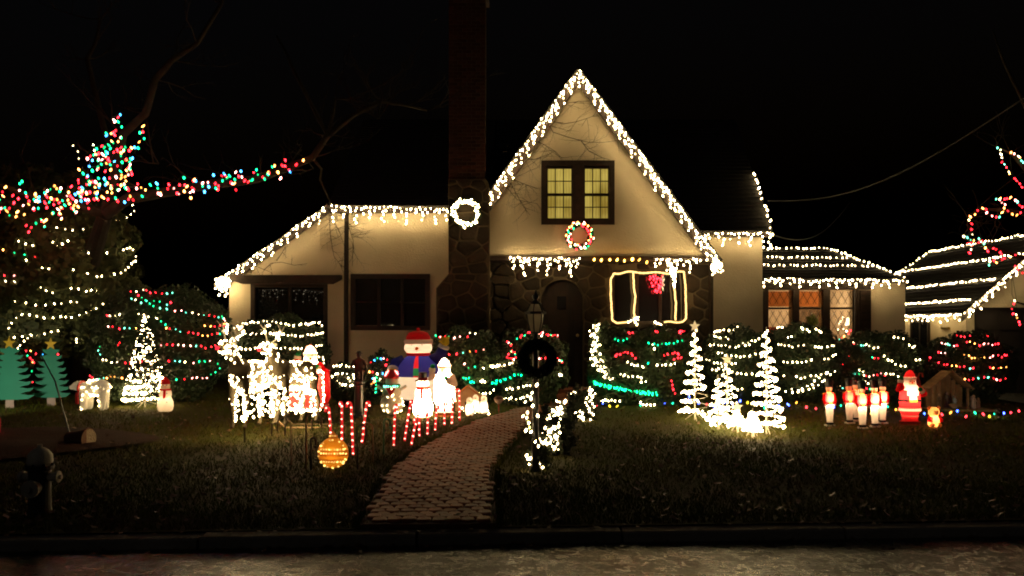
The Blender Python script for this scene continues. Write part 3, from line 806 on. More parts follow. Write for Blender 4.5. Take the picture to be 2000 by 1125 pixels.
# ================================================================ VEGETATION
def leaf_mesh(name, pts, nrm, size, m, parent, long=1.6):
    N = len(pts); d = nrm+rng.normal(0, .55, (N, 3)); d /= np.linalg.norm(d, axis=1)[:, None]
    t = np.cross(d, rng.normal(0, 1, (N, 3))); t /= np.linalg.norm(t, axis=1)[:, None]+1e-9
    u = np.cross(d, t); s = size*rng.uniform(.6, 1.3, (N, 1))
    a = pts-t*s*long*.5; c = pts+t*s*long*.5; b = pts+u*s*.5+d*s*.15; e = pts-u*s*.5+d*s*.15
    V = np.stack([a, b, c, e], 1).reshape(-1, 3); Fc = np.arange(N*4).reshape(-1, 4)
    return np_mesh(name, V, Fc, m, parent)
class Bush:
    def __init__(s, name, label, x0, x1, y0, Y, ry=None, sq=2.3, n=9000, leaf=.05, m=LEAF, cat='bush', group='evergreen shrubs in front of the house', lump=.10, y1=None, taper=0, trunk=True):
        cx = (XX(x0, Y)+XX(x1, Y))/2; zb = gz(cx, Y)-.03 if y1 is None else ZZ(y1, Y); zt = ZZ(y0, Y)
        s.c = np.array([cx, Y, (zb+zt)/2]); s.r = np.array([(XX(x1, Y)-XX(x0, Y))/2, ry or min((XX(x1, Y)-XX(x0, Y))/2, .8), (zt-zb)/2]); s.taper = taper; s.sq = sq
        g = gz(cx, Y)
        s.root = thing(name, label, cat, (cx, Y, g), group)
        d = rng.normal(0, 1, (n, 3)); d /= np.linalg.norm(d, axis=1)[:, None]
        # superellipsoid radius, lumpy, leaves spread through the outer shell
        k = (np.abs(d)**sq).sum(1)**(-1/sq)
        ph = rng.uniform(0, 6, 6)
        lum = 1+lump*(np.sin(d[:, 0]*7+ph[0])*np.sin(d[:, 2]*8+ph[1])+.7*np.sin(d[:, 1]*9+d[:, 0]*5+ph[2])*np.cos(d[:, 2]*13+ph[3]))
        rr = k*lum*(1-np.abs(rng.normal(0, .13, n)))
        q = d*rr[:, None]
        sc = 1-taper*(q[:, 2:3]+1)/2 if taper else 1
        pts = q*s.r*np.concatenate([sc, sc, np.ones_like(sc)], 1) if taper else q*s.r
        pts = pts+s.c
        keep = pts[:, 2] > g+.01
        leaf_mesh('foliage', pts[keep], d[keep], leaf, m, s.root)
        if trunk:
            b = MB(); zt_ = s.c[2]+s.r[2]*.3
            b.tube([(cx, Y, g-.05), (cx+.02, Y, (g+zt_)/2), (cx-.02, Y, zt_)], [.05+.03*s.r[0], .04+.02*s.r[0], .015], 7)
            for k in range(6):
                a = k*1.05+.3; b.tube([(cx, Y, g+.1+.05*k), (cx+math.cos(a)*s.r[0]*.6, Y+math.sin(a)*s.r[1]*.6, s.c[2]+s.r[2]*random.uniform(-.2, .5))], [.02, .008], 5)
            b.build('stem', BARK, s.root)
    def hit(s, x, y, out=1.0):
        """point of the bush surface that the photo pixel (x, y) looks at"""
        o = np.array([0, 0, CZ]); d = np.array([(x-1000)/F, 1, (HZ-y)/F])
        h = (y-0); r = s.r*out
        if s.taper:
            zf = np.clip((CZ+(HZ-y)/F*s.c[1]-s.c[2])/s.r[2], -1, 1); k = 1-s.taper*(zf+1)/2
            r = r*np.array([k, k, 1])
        O = (o-s.c)/r; D = d/r
        def val(t): return (np.abs(O+D*t)**s.sq).sum()
        ts = np.linspace(s.c[1]-r[1]*1.15, s.c[1]+r[1]*.3, 60)
        vs_ = [val(t) for t in ts]
        for t, v in zip(ts, vs_):
            if v <= 1: return Vector(o+d*t)
        return Vector(o+d*ts[int(np.argmin(vs_))])
    def strand(s, pts, k=5, out=1.03):
        res = []
        for a, b in zip(pts, pts[1:]):
            for i in range(k):
                t = i/k; res.append(s.hit(a[0]+(b[0]-a[0])*t, a[1]+(b[1]-a[1])*t, out))
        return res+[s.hit(*pts[-1], out)]
def swag(x0, x1, y0, y1, sag, n=9, wob=4):
    return [(x0+(x1-x0)*i/(n-1), y0+(y1-y0)*i/(n-1)+sag*math.sin(PI*i/(n-1))+random.uniform(-wob, wob)) for i in range(n)]

# big evergreen on the left
ev = Bush('evergreen_tree', 'tall dark evergreen tree at the left edge, looped with white lights', -90, 290, 335, 16.8, ry=2.0, sq=2.1, n=42000, leaf=.085, m=LEAF2, cat='tree', group=None, lump=.13, y1=705, taper=.35, trunk=False)
MB().tube([(ev.c[0], ev.c[1], gz(ev.c[0], ev.c[1])-.05), (ev.c[0]+.05, ev.c[1], 2), (ev.c[0], ev.c[1], 5)], [.22, .17, .05], 9).build('trunk', BARK, ev.root)
bush_multi = Bush('shrub', 'broad dark shrub strung with many coloured lights, left of the house', 185, 448, 562, 15.9, ry=1.0, n=16000, leaf=.055)
bush_white = Bush('shrub', 'rounded shrub ringed with white lights under the left timber framed window', 452, 640, 616, 16.7, ry=.7, n=11000)
bush_lowwhite = Bush('shrub', 'small low shrub with white lights at the foot of the downspout', 645, 700, 706, 15.9, n=2500, leaf=.04)
bush_lowmulti = Bush('shrub', 'small round shrub with mixed coloured lights behind the dark statue', 712, 775, 686, 15.9, n=3000, leaf=.04)
bush_mid = Bush('shrub', 'shrub with scattered coloured lights against the stone chimney', 842, 985, 640, 16.4, n=8000)
bush_door = Bush('shrub', 'shrub with red, white and green lights left of the arched door', 965, 1108, 642, 15.8, n=8000)
bush_arch = Bush('shrub', 'narrow upright shrub thickly covered in white lights right of the door', 1148, 1203, 628, 15.7, ry=.3, n=3500, leaf=.04)
bush_hedge = Bush('shrub', 'boxy hedge with red and green light bands under the rope lit window', 1162, 1350, 642, 15.8, ry=.6, sq=4, n=11000)
bush_r1 = Bush('shrub', 'rounded shrub with white light loops behind the spiral trees', 1368, 1520, 640, 16.8, n=9000)
bush_r2 = Bush('shrub', 'rounded shrub with white light loops under the lattice windows', 1490, 1645, 634, 16.6, n=9000)
bush_r3 = Bush('shrub', 'rounded shrub with white and coloured lights behind the toy soldiers', 1630, 1806, 648, 16.9, n=10000)
bush_r4 = Bush('shrub', 'round dark shrub with coloured lights in front of the garage', 1806, 1974, 650, 17.6, n=10000)

def bush_string(name, label, bush, strands, palette, sp=.1, r=.017, run=1, out=1.03, k=5):
    light_string(name, label, [bush.strand(s, k, out) for s in strands], palette, sp*.95, r*.82, 'light strings on trees and shrubs', off=.016, run=run)
SH = 'string_lights'
bush_string(SH, 'white light loops over the tall evergreen tree at left', ev, [
    [(100, 468), (110, 482), (133, 468)], [(140, 483), (160, 492), (185, 497), (210, 494)], [(240, 490), (258, 481), (266, 505), (258, 514), (240, 530), (215, 537)],
    [(75, 521), (92, 521), (115, 530)], [(140, 525), (150, 528)], [(60, 559), (82, 563), (105, 572)], [(132, 566), (150, 560), (162, 566), (185, 568), (200, 562), (225, 566)],
    [(18, 645), (20, 632), (42, 612), (70, 616), (95, 620), (118, 618), (140, 618), (165, 612), (182, 605), (205, 590)], [(20, 660), (45, 656), (85, 651), (110, 648), (125, 637)],
    [(145, 655), (150, 668)], [(180, 447), (205, 440), (228, 432), (245, 424), (262, 412), (258, 392)], [(120, 310), (125, 312)], [(140, 284), (150, 290), (155, 310)], [(182, 280), (184, 300)],
    [(20, 585), (50, 592), (90, 596), (130, 590), (160, 588)], [(35, 470), (60, 478), (85, 474)], [(160, 530), (190, 540), (208, 538)], [(230, 585), (245, 600), (225, 612)], [(0, 612), (12, 620)], [(100, 440), (130, 448), (160, 447)], [(40, 505), (60, 512)], [(0, 490), (8, 487)], [(-40, 520), (0, 545), (30, 550)], [(60, 655), (20, 690), (-30, 700)]], WH, .15, .016, out=1.02)
bush_string(SH, 'short runs of coloured lights at the far left of the evergreen', ev, [
    [(0, 487), (20, 490), (40, 494), (70, 503)], [(5, 536), (25, 537), (45, 540)], [(0, 570), (5, 590), (15, 598)], [(50, 680), (70, 690), (120, 690)], [(48, 682), (65, 705), (64, 735)], [(0, 750), (20, 748), (10, 712)], [(60, 748), (85, 745)]], MULTI, .17, .017, out=1.03)
bush_string(SH, 'coloured light strands drooping across the broad left shrub', bush_multi, [
    [(252, 570), (280, 566), (300, 572), (345, 572)], [(254, 583), (275, 590), (300, 586), (325, 594), (340, 590)], [(270, 575), (300, 597), (340, 605), (370, 610), (405, 615), (440, 620), (438, 635), (400, 637)],
    [(205, 615), (225, 616), (270, 612), (310, 622), (330, 640)], [(205, 634), (225, 640), (260, 642), (280, 638)], [(320, 640), (360, 648), (400, 655), (430, 650)], [(198, 668), (190, 685), (200, 700), (222, 707), (250, 708), (290, 706)], [(300, 672), (340, 672), (375, 675), (410, 678), (437, 668)],
    [(225, 675), (235, 668)], [(320, 703), (350, 705), (385, 707), (405, 703), (425, 702), (430, 720)], [(170, 728), (185, 740), (215, 735), (245, 738)], [(340, 742), (375, 736), (405, 737), (422, 725)]], MULTI2, .115, .016, run=2)
bush_string(SH, 'white light rings around the shrub under the left window', bush_white, [
    [(455, 640), (470, 632), (490, 628), (520, 627), (545, 630), (570, 634), (600, 632), (625, 628), (632, 640)], [(447, 665), (462, 658), (480, 652), (510, 650), (545, 651), (575, 655), (610, 654), (632, 648)],
    [(455, 662), (460, 675), (475, 682), (520, 678), (560, 680), (600, 682), (632, 672)], [(450, 700), (455, 720), (450, 736), (470, 737), (500, 735)], [(600, 700), (630, 695), (632, 710)], [(600, 735), (625, 730), (632, 715)]], WH, .085, .017)
bush_string(SH, 'white lights bunched on the small low shrub by the downspout', bush_lowwhite, [[(650, 715), (665, 712), (690, 716)], [(648, 735), (660, 728), (680, 732), (685, 745)], [(655, 740), (670, 750), (690, 752), (690, 725)]], WH, .075, .017)
bush_string(SH, 'mixed coloured lights on the small shrub behind the statue', bush_lowmulti, [[(720, 712), (735, 700), (758, 700), (755, 715)], [(718, 726), (735, 728), (750, 727), (768, 722)], [(725, 738), (745, 738), (725, 750)]], MULTI+[pal(W_, 14)], .075, .018)
bush_string(SH, 'coloured lights on the shrub against the stone chimney', bush_mid, [[(846, 646), (856, 660), (876, 655), (890, 658), (915, 658), (918, 650), (940, 650)], [(870, 690), (900, 690), (925, 685), (945, 682), (950, 690)], [(848, 688), (866, 692)], [(905, 698), (908, 712), (918, 718), (935, 715)]], MULTI2, .13, .017)
bush_string(SH, 'red, green and white lights on the shrub left of the door', bush_door, [[(1008, 662), (1020, 655), (1036, 648), (1060, 650), (1090, 656)], [(990, 692), (1000, 685), (1008, 690), (1005, 700), (985, 695)], [(1050, 700), (1065, 697), (1095, 702), (1100, 708)], [(990, 665), (1000, 672)]], [RED, RED, RED, PNK, GRN], .055, .017)
bush_string(SH, 'white and green light bands low on the shrub left of the door', bush_door, [[(940, 718), (955, 715), (972, 714), (985, 712), (1003, 706), (1005, 702)]], WH, .06, .019)
bush_string(SH, 'emerald green lights low on the shrub left of the door', bush_door, [[(955, 748), (965, 747), (985, 738), (1000, 738), (1005, 730), (1025, 731)]], [pal((.0, .75, .22), 7)], .1, .022)
bush_string(SH, 'emerald green lights behind the penguins beside the bright robed figure', bush_mid, [[(902, 737), (915, 737), (925, 748), (912, 745)]], [pal((.0, .75, .22), 7)], .07, .02)
bush_string(SH, 'white light scatter around the foot of the shrub left of the door', bush_door, [[(936, 743), (948, 742), (942, 750)], [(925, 765), (945, 770), (960, 765), (965, 760)], [(985, 778), (1000, 777), (1010, 779), (1030, 772)], [(985, 760), (1020, 755), (1036, 752)], [(1088, 728), (1098, 735)], [(1058, 652), (1062, 658)]], WH, .09, .019)
bush_string(SH, 'dense white lights covering the narrow shrub right of the door', bush_arch, [[(1150, 650), (1160, 636), (1172, 633), (1165, 645), (1155, 655), (1170, 660), (1158, 672), (1172, 672), (1155, 685), (1175, 690), (1152, 700), (1178, 702), (1155, 712), (1185, 715), (1165, 722), (1190, 728), (1175, 735), (1200, 740)], [(1165, 640), (1160, 665), (1165, 695), (1172, 715), (1188, 735)], [(1152, 680), (1168, 705), (1180, 725)]], WH, .07, .017)
bush_string(SH, 'red light bands on the boxy hedge', bush_hedge, [[(1228, 650), (1238, 646)], [(1278, 645), (1290, 650)], [(1325, 648), (1340, 645)], [(1198, 697), (1210, 690), (1222, 687), (1235, 692), (1243, 700)], [(1295, 695), (1310, 690), (1325, 688), (1330, 698), (1312, 700)], [(1312, 742), (1318, 770)]], [RED], .06, .018)
bush_string(SH, 'green light bands on the boxy hedge', bush_hedge, [[(1198, 662), (1215, 664), (1232, 660)], [(1265, 668), (1285, 672), (1302, 671), (1320, 668), (1333, 664)], [(1266, 705), (1270, 712)]], [pal((0, .7, .2), 6)], .08, .018)
bush_string(SH, 'white light rows on the boxy hedge', bush_hedge, [[(1205, 730), (1225, 735), (1245, 735), (1252, 738)], [(1248, 745), (1270, 746)], [(1225, 705), (1235, 712), (1255, 714)], [(1280, 712), (1300, 713), (1320, 710)], [(1270, 670), (1282, 685)], [(1172, 783), (1190, 780), (1215, 783)], [(1245, 785), (1265, 790), (1285, 787)]], WH, .075, .019)
bush_string(SH, 'thick emerald green light band across the foot of the hedge', bush_hedge, [[(1158, 743), (1172, 750), (1195, 755), (1215, 758), (1240, 762), (1265, 765), (1285, 767)], [(1160, 747), (1180, 755), (1210, 760), (1245, 766), (1284, 772)], [(1287, 790), (1293, 802)]], [pal((0.005, .8, .20), 8)], .055, .02)
for bsh, lab, rows in ((bush_r1, 'white light loops on the shrub behind the spiral trees', [(1390, 1440, 648, 640, 2), (1395, 1425, 655, 660, 2), (1385, 1470, 670, 672, 6), (1400, 1480, 685, 690, 8), (1380, 1440, 700, 708, 5), (1400, 1480, 720, 728, 3), (1390, 1430, 720, 700, 6), (1430, 1450, 758, 760, 0), (1445, 1490, 668, 660, 3)]),
                      (bush_r2, 'white light loops on the shrub under the lattice windows', [(1515, 1530, 640, 637, 0), (1560, 1580, 637, 645, 0), (1590, 1610, 641, 650, 0), (1535, 1545, 660, 658, 0), (1515, 1570, 672, 674, 3), (1585, 1630, 676, 673, 2), (1525, 1595, 704, 697, 8), (1610, 1635, 702, 690, 2), (1530, 1615, 732, 728, 6), (1610, 1632, 724, 722, 8), (1530, 1612, 764, 742, 9), (1545, 1600, 758, 735, 10)])):
    bush_string(SH, lab, bsh, [swag(*r[:4], r[4], 6, 2) for r in rows], WH, .1, .017)
bush_string(SH, 'coloured lights mixed over the shrub behind the toy soldiers', bush_r3, [swag(1633, 1665, 665, 645, 2, 5, 3), swag(1630, 1640, 670, 690, 0, 4, 2), swag(1665, 1690, 668, 673, 2, 5, 2), swag(1642, 1662, 692, 697, 1, 4, 2), swag(1698, 1716, 695, 697, 3, 5, 2), swag(1636, 1648, 707, 716, 0, 4, 2), swag(1660, 1730, 724, 730, 6, 8, 3), swag(1640, 1648, 752, 760, 0, 3, 1), swag(1690, 1712, 757, 762, 0, 4, 3)], MULTI2, .08, .017)
bush_string(SH, 'white light rows on the shrub behind the toy soldiers', bush_r3, [swag(1690, 1720, 672, 678, 2, 5, 2), swag(1770, 1790, 674, 675, 0, 4, 2), swag(1738, 1766, 658, 660, 0, 4, 1), swag(1725, 1775, 695, 716, 4, 7, 2), swag(1785, 1800, 702, 700, 0, 3, 1), swag(1675, 1690, 722, 725, 0, 3, 1), swag(1728, 1755, 728, 735, 0, 5, 2), swag(1685, 1697, 743, 750, 0, 3, 1), swag(1632, 1655, 640, 648, 0, 4, 2)], WH, .1, .017)
bush_string(SH, 'coloured light rows on the round shrub before the garage', bush_r4, [swag(1865, 1900, 654, 653, 1, 5, 2), swag(1922, 1935, 654, 656, 0, 3, 1), swag(1835, 1870, 670, 673, 2, 6, 2), swag(1885, 1955, 667, 670, 4, 8, 3), swag(1830, 1855, 685, 688, 2, 5, 2), swag(1875, 1968, 692, 693, 4, 9, 3), swag(1818, 1812, 695, 708, 0, 4, 1), swag(1830, 1905, 708, 717, 4, 8, 2), swag(1925, 1968, 716, 714, 2, 5, 2), swag(1850, 1968, 735, 738, 3, 10, 3)], [RED, RED, RED, PNK, RED, TEA, ORG], .1, .017, run=2)

# bare trees -------------------------------------------------------------------------
def limb(mb, pts, r0, r1, n=8):
    k = len(pts); mb.tube(pts, [r0+(r1-r0)*i/(k-1) for i in range(k)], n)
def twigs(mb, start, d, L, r, depth, droop=0):
    p = Vector(start); pts = [p]; d = Vector(d).normalized()
    for i in range(4):
        d = (d+Vector((random.uniform(-.3, .3), random.uniform(-.3, .3), random.uniform(-.25, .3)-droop))).normalized()
        p = p+d*L/4; pts.append(p)
        if depth > 0 and random.random() < .75:
            twigs(mb, p, d+Vector((random.uniform(-.9, .9), random.uniform(-.7, .7), random.uniform(-.4, .8))), L*random.uniform(.45, .7), r*.55, depth-1, droop)
    mb.tube(pts, [r*(1-.18*i) for i in range(5)], 5 if depth else 4)
oak = thing('bare_tree', 'big bare tree at left, long limb wound with coloured lights reaching toward the chimney', 'tree', on_ground(150, 17.6))
YO = 15.3
MB().tube([on_ground(150, 17.6)-Vector((0, 0, .1)), P(152, 760, 17.5), P(158, 650, 17.2), P(172, 530, 16.3), P(205, 420, YO)], [.3, .24, .2, .17, .13], 10).build('trunk', BARK, oak)
LIMBS = [([(205, 420), (250, 388), (300, 380), (400, 362), (500, 350), (560, 328), (610, 308), (640, 265), (690, 225), (745, 198), (790, 205), (835, 216)], [0, 0, 0, -.2, -.3, -.4, -.5, -.5, -.4, -.2, 0, .2], .11, .02),
         ([(640, 265), (652, 215), (655, 192), (690, 194)], [-.5, -.5, -.5, -.5], .035, .008),
         ([(745, 198), (740, 215), (738, 232)], [-.2, -.3, -.3], .03, .012),
         ([(205, 420), (228, 330), (240, 262), (284, 222), (303, 155), (335, 118), (385, 85), (432, 8), (440, -60)], [0, .1, .1, 0, -.1, -.2, -.2, -.1, 0], .10, .03),
         ([(228, 330), (200, 240), (170, 115), (186, 85), (196, 38)], [.1, .3, .4, .4, .4], .07, .02),
         ([(205, 420), (140, 395), (70, 385), (0, 360), (-80, 330)], [0, -.2, -.3, -.4, -.4], .09, .04),
         ([(284, 222), (300, 320), (310, 320)], [0, .2, .3], .02, .008),
         ([(610, 308), (628, 330), (625, 352), (640, 385), (648, 400)], [-.5, -.4, -.3, -.2, 0], .025, .008),
         ([(540, 70), (560, 105), (575, 140), (640, 265)], [-.3, -.4, -.5, -.5], .02, .035)]
for pts, dy, r0, r1 in LIMBS:
    q = [P(x, y, YO+d) for (x, y), d in zip(pts, dy)]
    b = MB(); limb(b, q, r0, r1); o = b.build('limb', BARK, oak, smooth=True)
tw = MB()
for pts, dy, r0, r1 in LIMBS[:7]:
    for (x, y), d in list(zip(pts, dy))[2:]:
        if x < 0: continue
        for _ in range(2):
            twigs(tw, P(x, y, YO+d), (random.uniform(-1, 1), random.uniform(-.6, .6), random.uniform(-.1, 1)), random.uniform(.5, 1.2), .014, 2)
tw.build('twigs', TWIG, oak)['kind'] = 'stuff'
# vine twigs on the walls: bare climbing stems
def vine(name, label, stems, Y, n, L, rr=.008, spread=(.4, 1)):
    v = thing(name, label, 'vine', P(*stems[0][0], Y), 'bare climbing stems on the house front')
    b = MB()
    for s in stems:
        b.tube([P(x, y, Y-random.uniform(0, .06)) for x, y in s], [rr*(1-.6*i/(len(s)-1)) for i in range(len(s))], 5)
    b.build('stem', TWIG, v)
    b = MB()
    for s in stems:
        for _ in range(n):
            i = random.randint(0, len(s)-2); t = random.random()
            p = P(s[i][0]+(s[i+1][0]-s[i][0])*t, s[i][1]+(s[i+1][1]-s[i][1])*t, Y)
            twigs(b, p, (random.uniform(-.6, 1), random.uniform(-.25, .05), random.uniform(-.8, .5)), L*random.uniform(*spread), .0042, 1, .06)
    b.build('twigs', TWIG, v)['kind'] = 'stuff'
vine('climbing_vine', 'bare climbing stems spreading over the upper gable wall', [
    [(1078, 215), (1092, 205), (1115, 200), (1150, 197), (1180, 195)], [(1070, 240), (1080, 258), (1110, 268), (1132, 274), (1150, 278), (1180, 278), (1208, 274)],
    [(1075, 236), (1100, 242), (1125, 238), (1150, 230), (1170, 222)], [(1040, 272), (1062, 282), (1085, 296), (1100, 312)], [(1020, 310), (1045, 311), (1075, 300)],
    [(990, 345), (1005, 372), (1020, 400), (1035, 420)], [(985, 360), (1010, 390), (1050, 398)], [(1135, 275), (1150, 295), (1175, 308), (1192, 312)], [(985, 342), (1020, 358), (1050, 368)]], 17.44, 9, .55)
vine('climbing_vine', 'tangle of bare stems hanging beside the downspout', [
    [(640, 400), (648, 425), (662, 450), (672, 480)], [(642, 405), (645, 460), (652, 500), (670, 525)], [(650, 402), (668, 420), (690, 445)], [(676, 430), (690, 470), (688, 520)]], 17.7, 14, .5)
vine('climbing_vine', 'thin bare stems below the left rake of the roof', [[(480, 512), (505, 522), (530, 532)], [(515, 528), (530, 514), (550, 512), (575, 518), (600, 515)], [(540, 510), (552, 492), (558, 480)]], 17.85, 4, .3)

# coloured lights wound on the bare tree
def zig(cl, amp, step):
    out = []; s = 1
    for (a, b) in zip(cl, cl[1:]):
        n = max(1, int(math.hypot(b[0]-a[0], b[1]-a[1])/step))
        for i in range(n):
            t = i/n; out.append((a[0]+(b[0]-a[0])*t+random.uniform(-4, 4), a[1]+(b[1]-a[1])*t+s*amp*random.uniform(.4, 1.1), random.uniform(-.5, .3))); s = -s
    return out
def tree_string(label, pts, sp, r=.022, palette=MULTI, Y=YO-.7):
    light_string(SH, label, [[P(p[0], p[1], Y+(p[2] if len(p) > 2 else 0)) for p in pts]], palette, sp*.78, r*.9, 'light strings on trees and shrubs', off=.05)
cone = []
for i in range(15):
    t = i/14; yy = 224+t*165; cone.append(((218-70*t if i % 2 else 236+34*t)+random.uniform(-6, 6), yy+random.uniform(-5, 5), random.uniform(-.4, .2)))
tree_string('coloured lights zigzagging up the bare tree to a point', cone, .145)
tree_string('coloured lights on the short upright fork of the bare tree', [(283, 238), (280, 250), (276, 262), (278, 272), (270, 285), (262, 300), (250, 292), (256, 310), (246, 335)], .11)
tree_string('coloured lights along the long limb of the bare tree', zig([(255, 375), (330, 368), (400, 358), (470, 348), (520, 338), (560, 325)], 19, 14)+[(555, 305), (556, 315), (560, 335), (590, 316), (606, 310)], .17)
tree_string('coloured lights over the left limb of the bare tree', zig([(0, 372), (60, 385), (130, 395), (200, 385)], 30, 14), .19)
tree_string('coloured lights hanging below the left limb of the bare tree', zig([(0, 400), (40, 425), (75, 435), (130, 405), (190, 385)], 22, 14), .2)
tree_string('coloured lights filling the crown around the forked limbs of the bare tree', zig([(150, 345), (200, 300), (240, 290), (255, 335), (215, 360), (150, 372), (90, 390), (30, 395)], 24, 13), .2)
# tree at the right edge
rt = thing('bare_tree', 'bare tree at the right edge with coloured lights looped through its limbs', 'tree', on_ground(2065, 15.0))
MB().tube([on_ground(2065, 15)-Vector((0, 0, .1)), P(2062, 600, 15), P(2050, 450, 15), P(2040, 300, 15), P(2045, 120, 15)], [.2, .16, .13, .09, .05], 9).build('trunk', BARK, rt)
for pts in ([(2045, 380), (2010, 340), (1975, 300), (1946, 286)], [(2050, 450), (1995, 415), (1950, 410), (1915, 408), (1890, 425)], [(2055, 520), (1985, 500), (1930, 480), (1880, 465)], [(2060, 600), (2020, 600), (1985, 590)], [(2040, 300), (2000, 200), (1960, 120), (1940, 60)]):
    b = MB(); limb(b, px(pts, 15), .05, .012); o = b.build('limb', BARK, rt, smooth=True)
tw = MB()
for pts in ([(1975, 300), (1946, 286)], [(1950, 410), (1890, 425)], [(1930, 480), (1880, 465)]):
    for p in pts:
        for _ in range(3): twigs(tw, P(*p, 15), (random.uniform(-1, 1), random.uniform(-.5, .5), random.uniform(-.5, 1)), .6, .008, 1)
tw.build('twigs', BARK, rt)['kind'] = 'stuff'
light_string(SH, 'coloured lights looping through the bare tree at the right edge', [px(q, 14.9) for q in (
    [(1945, 285), (1953, 288), (1955, 300), (1960, 318), (1970, 335), (1985, 352), (1998, 370)], [(1972, 294), (1985, 302), (1998, 315), (2012, 325)],
    [(1890, 424), (1905, 416), (1914, 408), (1925, 405), (1930, 416), (1938, 423), (1948, 424), (1958, 415), (1962, 400), (1952, 390), (1946, 385), (1960, 388), (1975, 386), (1990, 396), (1998, 405)],
    [(1965, 408), (1975, 416), (1988, 418), (1998, 412)], [(1893, 425), (1897, 440), (1900, 460)],
    [(1878, 458), (1892, 465), (1898, 478), (1893, 495)], [(1885, 475), (1905, 470), (1925, 478), (1930, 490)], [(1910, 460), (1920, 475)], [(1940, 484), (1955, 490), (1960, 503), (1948, 512), (1935, 505), (1930, 520)],
    [(1960, 503), (1975, 500), (1990, 496)], [(1985, 584), (1978, 594), (1976, 604), (1985, 617), (1990, 633), (1998, 634)], [(1975, 515), (1990, 525), (2000, 536)])],
    [RED, RED, RED, PNK, ORG, TEA, pal(W_, 9)], .075, .016, 'light strings on trees and shrubs')

# ================================================================ LIGHTS ON THE HOUSE
def eave_string(label, pts, Y, drops=(.13, .3), sp=.1, r=.0148, palette=WI, off=.03):
    drops = (drops[0]*.85, drops[1]); sp *= .9
    light_string('icicle_lights', label, [px(pts, Y)], palette, sp, r, 'icicle light strings along the roof edges', drops=drops, wire=WHITEWIRE, wr=.003, cat='icicle lights')
def path_pts(a, b, n=8, wob=2): return [(a[0]+(b[0]-a[0])*i/n+random.uniform(-wob, wob)*.3, a[1]+(b[1]-a[1])*i/n+random.uniform(-wob, wob)) for i in range(n+1)]
eave_string('white icicle lights up the left lean-to roof edge', path_pts((424, 548), (640, 400), 12), 17.81, (.105, .32))
light_string('icicle_lights', 'bright bunched icicle lights at the lowest left roof corner', [px([(420, 545), (432, 540), (447, 545), (440, 552), (424, 556)], 17.68)], WH, .055, .019, 'icicle light strings along the roof edges', drops=(.035, .33), wire=WHITEWIRE, cat='icicle lights')
eave_string('white icicle lights along the flat eave left of the chimney', path_pts((644, 402), (872, 405), 12), 17.80, (.10, .40))
eave_string('white icicle lights down the left edge of the tall gable', path_pts((1129, 136), (950, 388), 14), 17.31, (.095, .40), .095)
eave_string('white icicle lights down the right edge of the tall gable', path_pts((1131, 136), (1404, 508), 18), 17.31, (.08, .38), .095)
light_string('icicle_lights', 'bright bunched icicle lights at the lower right corner of the gable', [px([(1388, 512), (1400, 508), (1410, 514), (1402, 516), (1390, 518)], 17.1)], WH, .05, .018, 'icicle light strings along the roof edges', drops=(.03, .22), wire=WHITEWIRE, cat='icicle lights')
eave_string('white icicle lights under the overhang above the arched door', path_pts((992, 502), (1135, 503), 10), 17.4, (.085, .42), .09)
light_string(SH, 'row of large amber bulbs under the gable overhang', [px([(1150, 506), (1165, 504), (1180, 508), (1195, 505), (1215, 508), (1235, 505), (1256, 506), (1268, 512)], 17.4)], GOLD, .155, .028, 'light strings on the house', off=.01, jit=.1)
eave_string('white icicle lights above the rope lit window', path_pts((1276, 504), (1372, 506), 8), 17.4, (.09, .3), .08)
light_string('icicle_lights', 'long white light drop beside the rope lit window', [px([(1310, 512), (1318, 530)], 17.45)], WH, .04, .018, 'icicle light strings along the roof edges', drops=(.05, .4), wire=WHITEWIRE, cat='icicle lights')
eave_string('white icicle lights on the short eave right of the gable', path_pts((1372, 455), (1508, 455), 9), 18.8, (.115, .36), .1)
light_string(SH, 'single string of white lights running up the right roof edge', [[P(1509, 465, 18.7), P(1508, 450, 18.72), P(1502, 435, 18.9)]+[Vector((xr2-.02, 18.75+t*1.9, zr+.06+t*1.9*(RZ-zr)/(RY-18.75))) for t in np.linspace(.1, .85, 12)]], WH, .2, .024, 'light strings on the house', off=.02)
light_string(SH, 'white light tail hanging below the right roof corner', [px([(1503, 462), (1500, 472), (1508, 482), (1498, 486)], 18.7)], WH, .07, .018, 'light strings on the house')
# low wing roof rows
def wing(t, x): # point on the front slope of the wing roof
    return Vector((x, 19.25+t*1.95, we+.05+t*(wz-we)))
for t, lab in ((.93, 'upper white light row along the low wing roof and its hip'), (.62, 'middle white light row on the low wing roof'), (.36, 'lower white light row on the low wing roof')):
    xe = wx1+(wrx-wx1)*t
    pts = [wing(t, wx0+.25+(xe-wx0-.25)*i/16)+Vector((0, random.uniform(-.02, .02), random.uniform(-.01, .02))) for i in range(17)]
    if t > .9: pts += [Vector((wx1+(wrx-wx1)*s, 19.25+s*1.95, we+.06+s*(wz-we))) for s in np.linspace(t, .02, 14)]
    light_string('roof_lights', lab, [pts], WH, .115, .017, 'light rows across the roofs', off=.02, cat='string lights')
eave_string('white icicle lights along the low wing eave over the lattice windows', path_pts((1490, 543), (1772, 546), 14, 1.5), 19.28, (.075, .24), .1, .017)
